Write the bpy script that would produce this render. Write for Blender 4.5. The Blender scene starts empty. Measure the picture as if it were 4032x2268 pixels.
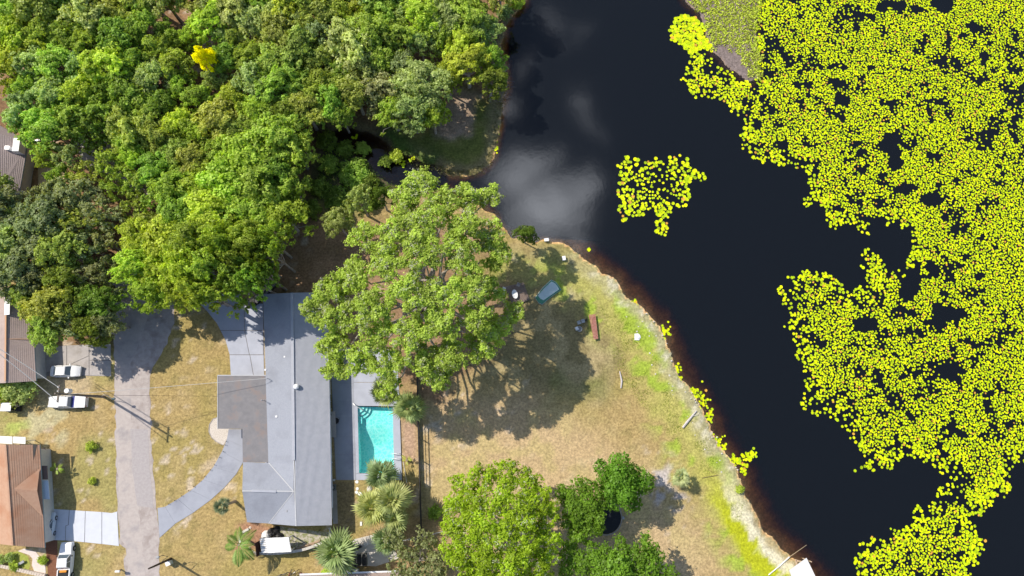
import bpy, bmesh, math, random
import numpy as np
from mathutils import Vector, Matrix
random.seed(7)
S = bpy.context.scene
COL = S.collection
R = math.radians
# ------------------------------------------------------------------ camera
F, CX, CY, H = 2700.0, 2016.0, 1134.0, 112.0        # focal length and centre in photo pixels, flying height in metres
NADIR = (1870.0, 1665.0)                            # vanishing point of the verticals
dn = Vector(((NADIR[0]-CX)/F, -(NADIR[1]-CY)/F, -1)).normalized()
zc = -dn
yc = Vector((0, 1, 0)); yc = (yc - zc*yc.dot(zc)).normalized()
xc = yc.cross(zc)
RC = Matrix((xc, yc, zc))                           # camera -> world rotation
cam_d = bpy.data.cameras.new('camera'); cam = bpy.data.objects.new('camera', cam_d); COL.objects.link(cam)
cam.matrix_world = Matrix.Translation((0, 0, H)) @ RC.to_4x4()
cam_d.sensor_width = 36; cam_d.lens = 36*F/4032; cam_d.clip_end = 4000; cam_d.clip_start = 1
S.camera = cam
# ------------------------------------------------------------------ sky, sun, exposure
SUN_EL, SUN_AZ = R(46), math.atan2(-.866, .5)
W = bpy.data.worlds.new('World'); S.world = W; W.use_nodes = True
nt = W.node_tree; nt.nodes.clear()
def N(nt, t, **k):
    n = nt.nodes.new(t)
    for a, b in k.items():
        if a == 'inp':
            for i, v in b.items(): n.inputs[i].default_value = v
        else: setattr(n, a, b)
    return n
out = N(nt, 'ShaderNodeOutputWorld'); bg = N(nt, 'ShaderNodeBackground'); bg.inputs[1].default_value = .135
sky = N(nt, 'ShaderNodeTexSky', sky_type='NISHITA', sun_disc=False, sun_elevation=SUN_EL, sun_rotation=SUN_AZ)
tc = N(nt, 'ShaderNodeTexCoord')
cl = N(nt, 'ShaderNodeTexNoise', inp={'Scale': 15, 'Detail': 8, 'Roughness': .6, 'Distortion': .6})
mp = N(nt, 'ShaderNodeMapping', vector_type='POINT'); mp.inputs['Location'].default_value = (3.1, 1.4, 0)
cr = N(nt, 'ShaderNodeMapRange', inp={'From Min': .78, 'From Max': 1.15, 'To Min': 0, 'To Max': .9})
dist = N(nt, 'ShaderNodeVectorMath', operation='DISTANCE'); dist.inputs[1].default_value = (.105, .315, .943)
dr = N(nt, 'ShaderNodeMapRange', interpolation_type='SMOOTHSTEP', inp={'From Min': .0, 'From Max': .19, 'To Min': .46, 'To Max': 0})
add = N(nt, 'ShaderNodeMath', operation='ADD')
mx = N(nt, 'ShaderNodeMix', data_type='RGBA'); mx.inputs[7].default_value = (80, 83, 90, 1)
L = nt.links.new
L(tc.outputs['Generated'], mp.inputs['Vector']); L(mp.outputs[0], cl.inputs['Vector'])
L(tc.outputs['Generated'], dist.inputs[0]); L(dist.outputs['Value'], dr.inputs['Value'])
d2 = N(nt, 'ShaderNodeVectorMath', operation='DISTANCE'); d2.inputs[1].default_value = (.13, .45, .883); L(tc.outputs['Generated'], d2.inputs[0])
dr2 = N(nt, 'ShaderNodeMapRange', interpolation_type='SMOOTHSTEP', inp={'From Min': .0, 'From Max': .26, 'To Min': .30, 'To Max': 0}); L(d2.outputs['Value'], dr2.inputs['Value'])
mxm = N(nt, 'ShaderNodeMath', operation='MAXIMUM'); L(dr.outputs[0], mxm.inputs[0]); L(dr2.outputs[0], mxm.inputs[1])
L(cl.outputs[0], add.inputs[0]); L(mxm.outputs[0], add.inputs[1]); L(add.outputs[0], cr.inputs['Value'])
L(cr.outputs[0], mx.inputs[0]); L(sky.outputs[0], mx.inputs[6]); L(mx.outputs[2], bg.inputs[0]); L(bg.outputs[0], out.inputs[0])
sd = bpy.data.lights.new('sun', 'SUN'); sun = bpy.data.objects.new('sun', sd); COL.objects.link(sun)
sd.energy = 5.0; sd.angle = R(.5); sd.color = (1, .915, .78)
SUN_DIR = Vector((.866*math.cos(SUN_EL), -.5*math.cos(SUN_EL), -math.sin(SUN_EL)))
sun.rotation_euler = SUN_DIR.to_track_quat('-Z', 'Y').to_euler()
S.view_settings.view_transform = 'Standard'; S.view_settings.look = 'None'
S.view_settings.exposure = 0.10; S.view_settings.gamma = 1; S.view_settings.use_curve_mapping = False
S.cycles.max_bounces = 6; S.cycles.transparent_max_bounces = 8
S.cycles.diffuse_bounces = 3
# ------------------------------------------------------------------ plan measurements
def P(px, py, z=0.0):
    """place on the level z seen at a photo pixel (survey helper)"""
    v = Vector(((px-CX)/F, -(py-CY)/F, -1))
    d = RC @ v
    t = (z-H)/d.z
    return Vector((d.x*t, d.y*t, z))
K = 4032/2576
def D(x, y, z=0.0): return P(x*K, y*K, z)
# ------------------------------------------------------------------ object helpers
def link(o): COL.objects.link(o); return o
def tag(o, label=None, cat=None, group=None, kind=None):
    if label: o['label'] = label
    if cat: o['category'] = cat
    if group: o['group'] = group
    if kind: o['kind'] = kind
    return o
def thing(name, label, cat, loc=(0, 0, 0), rz=0, group=None):
    o = link(bpy.data.objects.new(name, None)); o.location = loc; o.rotation_euler = (0, 0, rz)
    o.empty_display_size = .3
    return tag(o, label, cat, group)
def ob(name, me, parent=None, loc=None, rz=None, sc=None):
    o = link(bpy.data.objects.new(name, me))
    if parent: o.parent = parent
    if loc is not None: o.location = loc
    if rz is not None: o.rotation_euler = (0, 0, rz)
    if sc is not None: o.scale = (sc,)*3 if not hasattr(sc, '__len__') else sc
    return o
def mk(name, vs, fs, mat, parent=None, smooth=False, off=None, **k):
    me = bpy.data.meshes.new(name)
    if off is not None: vs = [Vector(v)-Vector(off) for v in vs]
    me.from_pydata([tuple(v) for v in vs], [], fs)
    if mat is not None: me.materials.append(mat)
    me.update()
    if smooth:
        for p in me.polygons: p.use_smooth = True
    return ob(name, me, parent, **k)
class MB:
    def __init__(s): s.v = []; s.f = []
    def add(s, vs, fs):
        n = len(s.v); s.v += [Vector(v) for v in vs]; s.f += [tuple(i+n for i in f) for f in fs]; return s
    def box(s, x0, x1, y0, y1, z0, z1, M=None):
        vs = [Vector(p) for p in ((x0,y0,z0),(x1,y0,z0),(x1,y1,z0),(x0,y1,z0),(x0,y0,z1),(x1,y0,z1),(x1,y1,z1),(x0,y1,z1))]
        if M: vs = [M @ v for v in vs]
        return s.add(vs, [(3,2,1,0),(4,5,6,7),(0,1,5,4),(1,2,6,5),(2,3,7,6),(3,0,4,7)])
    def prism(s, pts, z0, z1, inset=0):
        """pts 2D counter-clockwise"""
        n = len(pts); a = [Vector((p[0], p[1], z0)) for p in pts]; b = [Vector((p[0], p[1], z1)) for p in pts]
        return s.add(a+b, [tuple(reversed(range(n))), tuple(range(n, 2*n))]+[(i, (i+1) % n, (i+1) % n+n, i+n) for i in range(n)])
    def tube(s, pts, rad, n=6, cap=True):
        pts = [Vector(p) for p in pts]; rs = rad if hasattr(rad, '__len__') else [rad]*len(pts)
        vs = []; fs = []
        up = Vector((0, 0, 1))
        for i, p in enumerate(pts):
            t = (pts[min(i+1, len(pts)-1)]-pts[max(i-1, 0)]).normalized()
            a = t.cross(up if abs(t.z) < .95 else Vector((1, 0, 0))).normalized(); b = t.cross(a)
            for k in range(n):
                w = 2*math.pi*k/n; vs.append(p+(a*math.cos(w)+b*math.sin(w))*rs[i])
        for i in range(len(pts)-1):
            for k in range(n):
                fs.append((i*n+k, i*n+(k+1) % n, (i+1)*n+(k+1) % n, (i+1)*n+k))
        if cap: fs += [tuple(range(n)), tuple(reversed(range((len(pts)-1)*n, len(pts)*n)))]
        return s.add(vs, fs)
    def disc(s, c, r, z0, z1, n=20):
        return s.prism([(c[0]+r*math.cos(2*math.pi*i/n), c[1]+r*math.sin(2*math.pi*i/n)) for i in range(n)], z0, z1)
    def dome(s, c, rx, ry, rz, n=14, m=5):
        vs = []; fs = []
        for j in range(m):
            a = math.pi/2*j/m
            for i in range(n):
                w = 2*math.pi*i/n; vs.append((c[0]+rx*math.cos(a)*math.cos(w), c[1]+ry*math.cos(a)*math.sin(w), c[2]+rz*math.sin(a)))
        vs.append((c[0], c[1], c[2]+rz))
        for j in range(m-1):
            for i in range(n): fs.append((j*n+i, j*n+(i+1) % n, (j+1)*n+(i+1) % n, (j+1)*n+i))
        for i in range(n): fs.append(((m-1)*n+i, (m-1)*n+(i+1) % n, m*n))
        return s.add(vs, fs)
    def go(s, name, mat, parent=None, smooth=False, off=None, **k): return mk(name, s.v, s.f, mat, parent, smooth, off, **k)
def ccw(p):
    a = sum(p[i][0]*p[(i+1) % len(p)][1]-p[(i+1) % len(p)][0]*p[i][1] for i in range(len(p)))
    return list(p) if a > 0 else list(reversed(p))
# ------------------------------------------------------------------ materials
MATS = {}
def mat(name, col, rough=.8, col2=None, scale=4, detail=4, bump=0, bscale=None, metal=0, spec=.3, lo=.35, hi=.65, col3=None, scale3=.6, space='Object', bdist=.05, lo3=.5, hi3=.7):
    if name in MATS: return MATS[name]
    m = bpy.data.materials.new(name); m.use_nodes = True; t = m.node_tree; t.nodes.clear(); l = t.links.new
    o = N(t, 'ShaderNodeOutputMaterial'); b = N(t, 'ShaderNodeBsdfPrincipled')
    b.inputs['Roughness'].default_value = rough; b.inputs['Metallic'].default_value = metal
    b.inputs['Specular IOR Level'].default_value = spec
    b.inputs['Base Color'].default_value = (*col, 1); l(b.outputs[0], o.inputs[0])
    g = N(t, 'ShaderNodeNewGeometry'); pos = g.outputs['Position']
    if col2:
        n = N(t, 'ShaderNodeTexNoise', inp={'Scale': scale, 'Detail': detail, 'Roughness': .65}); l(pos, n.inputs['Vector'])
        r = N(t, 'ShaderNodeMapRange', inp={'From Min': lo, 'From Max': hi}); l(n.outputs[0], r.inputs[0])
        x = N(t, 'ShaderNodeMix', data_type='RGBA'); x.inputs[6].default_value = (*col, 1); x.inputs[7].default_value = (*col2, 1)
        l(r.outputs[0], x.inputs[0]); last = x.outputs[2]
        if col3:
            n3 = N(t, 'ShaderNodeTexNoise', inp={'Scale': scale3, 'Detail': 5, 'Roughness': .6}); l(pos, n3.inputs['Vector'])
            r3 = N(t, 'ShaderNodeMapRange', inp={'From Min': lo3, 'From Max': hi3}); l(n3.outputs[0], r3.inputs[0])
            x3 = N(t, 'ShaderNodeMix', data_type='RGBA'); x3.inputs[7].default_value = (*col3, 1)
            l(r3.outputs[0], x3.inputs[0]); l(last, x3.inputs[6]); last = x3.outputs[2]
        l(last, b.inputs['Base Color'])
    if bump:
        nb = N(t, 'ShaderNodeTexNoise', inp={'Scale': bscale or scale, 'Detail': 5, 'Roughness': .7}); l(pos, nb.inputs['Vector'])
        bm = N(t, 'ShaderNodeBump', inp={'Strength': bump, 'Distance': bdist}); l(nb.outputs[0], bm.inputs['Height']); l(bm.outputs[0], b.inputs['Normal'])
    MATS[name] = m; return m
def leafmat(name, trans=.35, gloss=.05, var=.5):
    """leaf: colour of the object times a per-leaf value"""
    m = bpy.data.materials.new(name); m.use_nodes = True; t = m.node_tree; t.nodes.clear(); l = t.links.new
    o = N(t, 'ShaderNodeOutputMaterial'); oi = N(t, 'ShaderNodeObjectInfo'); at = N(t, 'ShaderNodeAttribute', attribute_name='shade')
    r = N(t, 'ShaderNodeMapRange', inp={'From Min': 0, 'From Max': 1, 'To Min': 1-var, 'To Max': 1+var}); l(at.outputs['Fac'], r.inputs[0])
    x = N(t, 'ShaderNodeVectorMath', operation='SCALE'); l(oi.outputs['Color'], x.inputs[0]); l(r.outputs[0], x.inputs['Scale'])
    hs = N(t, 'ShaderNodeHueSaturation'); l(x.outputs[0], hs.inputs['Color'])
    r2 = N(t, 'ShaderNodeMapRange', inp={'To Min': .488, 'To Max': .507}); l(oi.outputs['Random'], r2.inputs[0]); l(r2.outputs[0], hs.inputs['Hue'])
    d = N(t, 'ShaderNodeBsdfDiffuse'); tr = N(t, 'ShaderNodeBsdfTranslucent'); l(hs.outputs[0], d.inputs[0])
    x2 = N(t, 'ShaderNodeMix', data_type='RGBA', blend_type='MULTIPLY'); x2.inputs[0].default_value = 1; x2.inputs[7].default_value = (1.25, 1.2, .45, 1)
    l(hs.outputs[0], x2.inputs[6]); l(x2.outputs[2], tr.inputs[0])
    mxs = N(t, 'ShaderNodeMixShader'); mxs.inputs[0].default_value = trans; l(d.outputs[0], mxs.inputs[1]); l(tr.outputs[0], mxs.inputs[2])
    gl = N(t, 'ShaderNodeBsdfGlossy', inp={'Roughness': .45}); m2 = N(t, 'ShaderNodeMixShader'); m2.inputs[0].default_value = gloss
    l(mxs.outputs[0], m2.inputs[1]); l(gl.outputs[0], m2.inputs[2]); l(m2.outputs[0], o.inputs[0])
    return m
LEAF = leafmat('leaf', .42, .015, .45); PALM = leafmat('palm_leaf', .25, .03, .4); 
BARK = mat('bark', (.24,.20,.17), .9, (.42,.39,.36), 3, bump=.5)
PALMBARK = mat('palm_bark', (.20,.16,.12), .9, (.32,.27,.22), 6, bump=.5)
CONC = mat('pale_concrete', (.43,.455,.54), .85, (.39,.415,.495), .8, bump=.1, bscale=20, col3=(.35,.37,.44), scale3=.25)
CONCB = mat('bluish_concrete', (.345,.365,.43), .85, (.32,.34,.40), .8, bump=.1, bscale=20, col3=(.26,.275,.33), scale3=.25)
CONC2 = mat('old_concrete', (.38,.355,.35), .9, (.45,.42,.41), .9, bump=.15, bscale=12, col3=(.31,.28,.26), scale3=.5)
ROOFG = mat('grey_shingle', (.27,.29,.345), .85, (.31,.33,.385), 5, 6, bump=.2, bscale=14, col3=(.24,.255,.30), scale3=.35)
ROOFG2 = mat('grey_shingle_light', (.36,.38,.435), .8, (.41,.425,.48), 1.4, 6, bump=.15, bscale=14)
ROOFFLAT = mat('flat_roof_felt', (.19,.187,.20), .95, (.235,.228,.24), 1.0, 6, bump=.15, bscale=9, col3=(.25,.20,.185), scale3=.5, lo3=.55)
WALL = mat('wall_render', (.62,.62,.60), .85, (.55,.55,.54), 2)
TRIM = mat('white_trim', (.75,.76,.78), .5)
WHITE = mat('white_paint', (.80,.81,.83), .35, spec=.5)
WHITEW = mat('weathered_white', (.80,.79,.78), .7, (.62,.62,.64), 2.5, lo=.45, hi=.75)
BLACK = mat('black_metal', (.02,.02,.022), .5)
DARKW = mat('dark_timber', (.045,.035,.03), .85, (.08,.06,.05), 3)
GLASS = mat('car_glass', (.10,.13,.16), .08, spec=1.0)
WGLASS = mat('window_glass', (.04,.05,.06), .08, spec=.8)
RUB = mat('rubber', (.025,.025,.025), .8)
STEEL = mat('steel', (.55,.56,.58), .3, metal=.8)
GREY = mat('grey_metal', (.30,.31,.33), .5, (.36,.37,.39), 5)
POLEW = mat('weathered_pole', (.16,.13,.11), .9, (.24,.21,.18), 4)
STONE = mat('pale_stone', (.62,.59,.54), .85, (.48,.45,.41), 3, bump=.4)
# ------------------------------------------------------------------ noise and distance fields
def vn(x, y, sc, seed=0, octv=3):
    out = np.zeros_like(x, float); amp = 1; tot = 0
    for o in range(octv):
        g = np.random.RandomState(seed*17+o).rand(256, 256)
        u = x/sc*(2**o)+1000.3+o*7.7; v = y/sc*(2**o)+1000.7+o*3.1
        i = np.floor(u).astype(int); j = np.floor(v).astype(int); fu = u-i; fv = v-j
        fu = fu*fu*(3-2*fu); fv = fv*fv*(3-2*fv)
        a = g[i % 256, j % 256]; b = g[(i+1) % 256, j % 256]; c = g[i % 256, (j+1) % 256]; d = g[(i+1) % 256, (j+1) % 256]
        out += amp*((a*(1-fu)+b*fu)*(1-fv)+(c*(1-fu)+d*fu)*fv); tot += amp; amp *= .5
    return out/tot
def sdf(x, y, poly):
    """distance to polygon edge, negative inside"""
    p = np.array([(q[0], q[1]) for q in poly]); n = len(p); best = np.full(x.shape, 1e18); ins = np.zeros(x.shape, bool)
    for i in range(n):
        a = p[i]; b = p[(i+1) % n]; e = b-a; wx = x-a[0]; wy = y-a[1]
        t = np.clip((wx*e[0]+wy*e[1])/max(e@e, 1e-9), 0, 1)
        best = np.minimum(best, (wx-e[0]*t)**2+(wy-e[1]*t)**2)
        c = ((a[1] <= y) & (b[1] > y)) | ((b[1] <= y) & (a[1] > y))
        xi = a[0]+(y-a[1])*(e[0]/(e[1] if abs(e[1]) > 1e-9 else 1e-9))
        ins ^= c & (x < xi)
    d = np.sqrt(best); return np.where(ins, -d, d)
def ss(a, b, v): t = np.clip((v-a)/(b-a), 0, 1); return t*t*(3-2*t)
def DP(pts): return [D(*q) for q in pts]
LAKE = DP([(1380,-230),(1345,-60),(1325,0),(1290,40),(1266,70),(1262,110),(1272,180),(1270,250),(1256,290),(1254,330),(1248,375),(1238,400),(1213,430),(1175,440),(1135,436),
 (1100,420),(1062,408),(1022,388),(990,378),(962,348),(930,332),(880,322),(838,326),(832,350),(872,376),(920,402),(948,440),(975,462),(1040,472),(1120,478),(1200,505),
 (1250,548),(1290,592),(1340,602),(1405,608),(1440,625),(1480,650),(1530,692),(1560,722),(1600,762),(1640,802),(1668,842),(1686,880),(1698,920),(1722,962),(1760,1012),
 (1788,1070),(1802,1112),(1842,1162),(1862,1200),(1873,1240),(1898,1290),(1930,1340),(1970,1388),(2008,1418),(2040,1449),(2090,1520),(2220,1680),(3300,1900),(3300,-500)])
MUD = DP([(1690,-230),(1712,-40),(1728,0),(1762,40),(1782,100),(1800,140),(1850,182),(1890,205),(1915,190),(1908,130),(1905,60),(1915,0),(1930,-230)])
# ------------------------------------------------------------------ terrain
c0 = P(-500, 2700); c1 = P(4600, -350)
GX0, GY0, GX1, GY1, GS = -110.0, -48.0, 125.0, 105.0, .5
nx = int((GX1-GX0)/GS)+1; ny = int((GY1-GY0)/GS)+1
gx, gy = np.meshgrid(GX0+GS*np.arange(nx), GY0+GS*np.arange(ny))
wob = (vn(gx, gy, 2.2, 5)-.5)*1.6
dl = sdf(gx, gy, LAKE)+wob
dm = sdf(gx, gy, MUD)+wob
d = np.maximum(dl, -dm)                            # >0 is land
mudz = ss(-1, .3, -dm)
WZ = -.35
depth = np.clip(-d, 0, None); depth = depth*np.where(gy > D(1300,600).y, 2.6, 1.0)
gz = np.where(d > 0, np.minimum(0, WZ+d*.30), WZ-np.minimum(np.where(depth<2.4, .13*depth, .312+(depth-2.4)*.5), 3.2))
gz = np.where((dm < 0) & (dl < 0), np.minimum(WZ+.02+.05*np.clip(-dm, 0, 3), -.12), gz)
gz = gz+np.where(d > .5, 0, (vn(gx, gy, 1.0, 9)-.5)*.12)
# creek: shallow
creek = sdf(gx, gy, DP([(820,300),(1000,350),(1130,440),(1100,490),(930,480),(820,380)]))
gz = np.where((creek < 0) & (d < 0), np.maximum(gz, WZ-.35), gz)
col = np.zeros(gx.shape+(3,))
def C(*c): return np.array(c)
n1 = vn(gx, gy, 9, 1); n2 = vn(gx, gy, 2.5, 2); n3 = vn(gx, gy, 1.1, 3, 2)
def lay(m, c):
    global col
    col = col*(1-m[..., None])+np.asarray(c)*m[..., None]
def zone(pts, feather=1.5, seed=11, warp=2.0):
    q = sdf(gx, gy, pts)+(vn(gx, gy, 3, seed)-.5)*warp*2
    return ss(feather, -feather, q)
col[:] = C(.385,.285,.125)
lay(ss(.45, .7, n1)*.6, C(.31,.265,.085)); lay(ss(.5, .75, n2)*.55, C(.40,.305,.15)); lay(ss(.62, .8, n3)*.5, C(.25,.21,.08))
lay(zone(DP([(0,860),(300,900),(300,1449),(0,1600),(-200,1500),(-200,900)]), 2)*.5*ss(.4,.6,n1), C(.33,.31,.12))
lay(zone(DP([(1060,960),(1320,980),(1500,1090),(1620,1180),(1700,1260),(1800,1400),(1750,1500),(1500,1449),(1150,1449),(1060,1200)]), 5)*.85, C(.51,.375,.225))
lay(zone(DP([(1060,960),(1320,980),(1500,1090),(1620,1180),(1700,1260),(1800,1400),(1500,1449),(1150,1449),(1060,1200)]), 5)*ss(.45,.65,n2)*.5, C(.45,.38,.16))
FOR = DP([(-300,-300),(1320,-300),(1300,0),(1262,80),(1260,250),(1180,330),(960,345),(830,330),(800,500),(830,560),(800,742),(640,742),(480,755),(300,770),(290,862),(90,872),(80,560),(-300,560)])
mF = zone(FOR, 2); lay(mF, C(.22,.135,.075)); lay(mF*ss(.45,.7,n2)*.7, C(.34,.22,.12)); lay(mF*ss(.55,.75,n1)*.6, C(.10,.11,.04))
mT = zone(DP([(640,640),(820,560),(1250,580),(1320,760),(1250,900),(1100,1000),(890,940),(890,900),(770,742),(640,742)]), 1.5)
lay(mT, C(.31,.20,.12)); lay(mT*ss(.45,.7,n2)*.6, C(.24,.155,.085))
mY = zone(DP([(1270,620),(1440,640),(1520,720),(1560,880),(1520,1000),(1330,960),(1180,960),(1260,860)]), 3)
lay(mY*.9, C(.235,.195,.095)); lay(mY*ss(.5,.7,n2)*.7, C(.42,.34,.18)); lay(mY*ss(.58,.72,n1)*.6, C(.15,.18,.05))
# bare and pale patches
lay(ss(.66, .76, vn(gx, gy, 1.4, 21, 3))*.75*ss(.45, .6, vn(gx, gy, 14, 22))*(d > 3), C(.56,.47,.38))
for (x, y, r, c) in [(835,1110,34,C(.52,.44,.33)), (800,1165,40,C(.50,.41,.30)), (560,1170,40,C(.50,.40,.27)),(1660,1215,45,C(.50,.46,.46)),(1700,1260,35,C(.42,.38,.38)),(1480,1215,60,C(.50,.40,.24)),(1090,1070,40,C(.48,.42,.34)),(120,1060,60,C(.46,.42,.26)),(30,1075,30,C(.40,.45,.12))]:
    w = D(x, y); q = np.hypot(gx-w.x, gy-w.y)-r*K/24
    lay(ss(.8, -1.5, q+(n2-.5)*4)*ss(.42, .6, n3)*.9, c)
# shore strip
south = ss(-2, 6, -(gy-D(1500,640).y)); low = ss(2, -8, gy-D(1850,1180).y)
lay(ss(9, 3, d+(n2-.5)*8)*south*(dl > 0)*.8, C(.41,.40,.11))
lay(ss(.52, .62, n2)*ss(11, 5, d+(n1-.5)*8)*south*(dl > 0)*.95, C(.31,.41,.05))
lay(ss(3.2, 1.2, d+(n2-.5)*3)*south*(dl > 0)*.8, C(.40,.37,.22)); lay(ss(.55,.7,n3)*ss(3.5, 1, d)*south*(dl > 0)*.8, C(.60,.56,.42))
lay(ss(6.2, 4.6, d+(n3-.5)*1.5)*low, C(.40,.43,.02)); lay(ss(3.2, 2.3, d+(n3-.5)*2.6)*low*.9, C(.66,.61,.48)); lay(ss(1.3, .4, d+(n3-.5)*1)*low, C(.42,.34,.18))
mN = zone(DP([(960,345),(1080,320),(1170,230),(1262,270),(1256,380),(1210,432),(1130,436),(1050,408)]), 2)
lay(mN, C(.135,.155,.04)); lay(mN*ss(.5,.7,n2)*.6, C(.24,.22,.08))
mD = zone(DP([(1095,330),(1140,230),(1195,240),(1175,330),(1130,350)]), 1); lay(mD, C(.30,.225,.165)); lay(mD*ss(.5,.7,n3)*.5, C(.42,.33,.26))
lay(ss(3, 1, d)*(gy > D(1200,470).y)*.8, C(.24,.20,.11))
mG = zone(DP([(790,390),(900,400),(960,450),(900,540),(820,540),(770,470)]), 2); lay(mG*.85, C(.13,.17,.05))
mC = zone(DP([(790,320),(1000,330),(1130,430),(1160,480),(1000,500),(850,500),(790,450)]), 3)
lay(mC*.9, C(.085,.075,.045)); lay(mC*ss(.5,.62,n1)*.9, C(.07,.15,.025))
lay(zone([P(1578,1655),P(1642,1655),P(1646,1820),P(1584,1820)], .6, warp=.4)*.9, C(.44,.30,.22))
lay(zone([P(1310,1895),P(1395,1895),P(1410,2100),P(1320,2100)], .6, warp=.4)*.7, C(.24,.18,.11))  # strip along the east wall: house shadow painted into the ground tint
lay(zone([P(930,2060),P(1085,2060),P(1060,2130),P(1000,2180),P(930,2160)], .6, warp=.8)*.95, C(.36,.20,.13))
lay(zone([P(1390,2110),P(1760,2010),P(1800,2268),P(1650,2300),P(1500,2268),P(1390,2200)], .8, warp=.8)*.8, C(.38,.26,.14))
lay(zone([P(150,1450),P(350,1450),P(350,1560),P(150,1560)], 1, warp=1)*.8, C(.46,.37,.24))
lay(mudz*(dl < 0), C(.21,.17,.16))
lay((d < 0)*1.0*(1-mudz), C(.85,.52,.24)); lay((d < 0)*ss(.45,.6,n3)*(1-mudz)*.6, C(.50,.27,.11)); lay((d < 0)*ss(3, 9, depth)*(1-mudz), C(.05,.035,.025))
lay((creek < 0)*(d < 0)*.9, C(.05,.04,.035))
POOL = [P(1408,1600), P(1546,1606), P(1551,1863), P(1414,1862)]
dp = sdf(gx, gy, POOL)
idx = np.arange(nx*ny).reshape(ny, nx)
fa = np.stack([idx[:-1, :-1], idx[:-1, 1:], idx[1:, 1:], idx[1:, :-1]], -1).reshape(-1, 4)
hole = (np.minimum.reduce([dp[:-1, :-1], dp[:-1, 1:], dp[1:, 1:], dp[1:, :-1]]) < .12).reshape(-1)
def gridmesh(name, X, Y, Z, faces, cols, m):
    me = bpy.data.meshes.new(name); used = np.unique(faces); rem = np.full(nx*ny, -1); rem[used] = np.arange(len(used)); f = rem[faces]
    me.vertices.add(len(used)); co = np.stack([X.ravel()[used], Y.ravel()[used], Z.ravel()[used]], -1); me.vertices.foreach_set('co', co.ravel())
    me.loops.add(f.size); me.loops.foreach_set('vertex_index', f.ravel()); me.polygons.add(len(f))
    me.polygons.foreach_set('loop_start', np.arange(0, f.size, 4)); me.polygons.foreach_set('use_smooth', np.ones(len(f), bool))
    me.update(calc_edges=True)
    for nm, c in cols.items():
        a = me.attributes.new(nm, 'FLOAT_COLOR', 'POINT'); cc = np.ones((len(used), 4)); cc[:, :3] = c.reshape(-1, 3)[used]; a.data.foreach_set('color', cc.ravel())
    me.materials.append(m); return ob(name, me)
gm = bpy.data.materials.new('ground'); gm.use_nodes = True; t = gm.node_tree; t.nodes.clear(); l = t.links.new
o = N(t, 'ShaderNodeOutputMaterial'); b = N(t, 'ShaderNodeBsdfPrincipled', inp={'Roughness': .95, 'Specular IOR Level': .1}); l(b.outputs[0], o.inputs[0])
at = N(t, 'ShaderNodeAttribute', attribute_name='tint'); g = N(t, 'ShaderNodeNewGeometry')
na = N(t, 'ShaderNodeTexNoise', inp={'Scale': 2.6, 'Detail': 6, 'Roughness': .75}); l(g.outputs['Position'], na.inputs['Vector'])
ra = N(t, 'ShaderNodeMapRange', inp={'From Min': .3, 'From Max': .7, 'To Min': .50, 'To Max': 1.48}); l(na.outputs[0], ra.inputs[0])
nb = N(t, 'ShaderNodeTexNoise', inp={'Scale': .9, 'Detail': 4, 'Roughness': .6}); l(g.outputs['Position'], nb.inputs['Vector'])
rb = N(t, 'ShaderNodeMapRange', inp={'From Min': .35, 'From Max': .65, 'To Min': .88, 'To Max': 1.12}); l(nb.outputs[0], rb.inputs[0])
mu = N(t, 'ShaderNodeMath', operation='MULTIPLY'); l(ra.outputs[0], mu.inputs[0]); l(rb.outputs[0], mu.inputs[1])
xx = N(t, 'ShaderNodeVectorMath', operation='SCALE'); l(at.outputs['Color'], xx.inputs[0]); l(mu.outputs[0], xx.inputs['Scale']); l(xx.outputs[0], b.inputs['Base Color'])
nc = N(t, 'ShaderNodeTexNoise', inp={'Scale': 4.5, 'Detail': 5, 'Roughness': .8}); l(g.outputs['Position'], nc.inputs['Vector'])
bb = N(t, 'ShaderNodeBump', inp={'Strength': .8, 'Distance': .09}); l(nc.outputs[0], bb.inputs['Height']); l(bb.outputs[0], b.inputs['Normal'])
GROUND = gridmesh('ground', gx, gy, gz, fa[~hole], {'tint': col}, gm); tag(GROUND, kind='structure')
E = 1500
mo = MB()
for (a, b_, c, d_) in [(-E, GX0, -E, E), (GX1-GS, E, -E, E), (GX0, GX1-GS, -E, GY0), (GX0, GX1-GS, GY1-GS, E)]:
    mo.add([(a, c, 0), (b_, c, 0), (b_, d_, 0), (a, d_, 0)], [(0, 1, 2, 3)])
tag(mo.go('terrain', mat('far_ground', (.37,.28,.12), .95, (.30,.26,.09), .12, bump=.5, bscale=4)), kind='structure')
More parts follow.
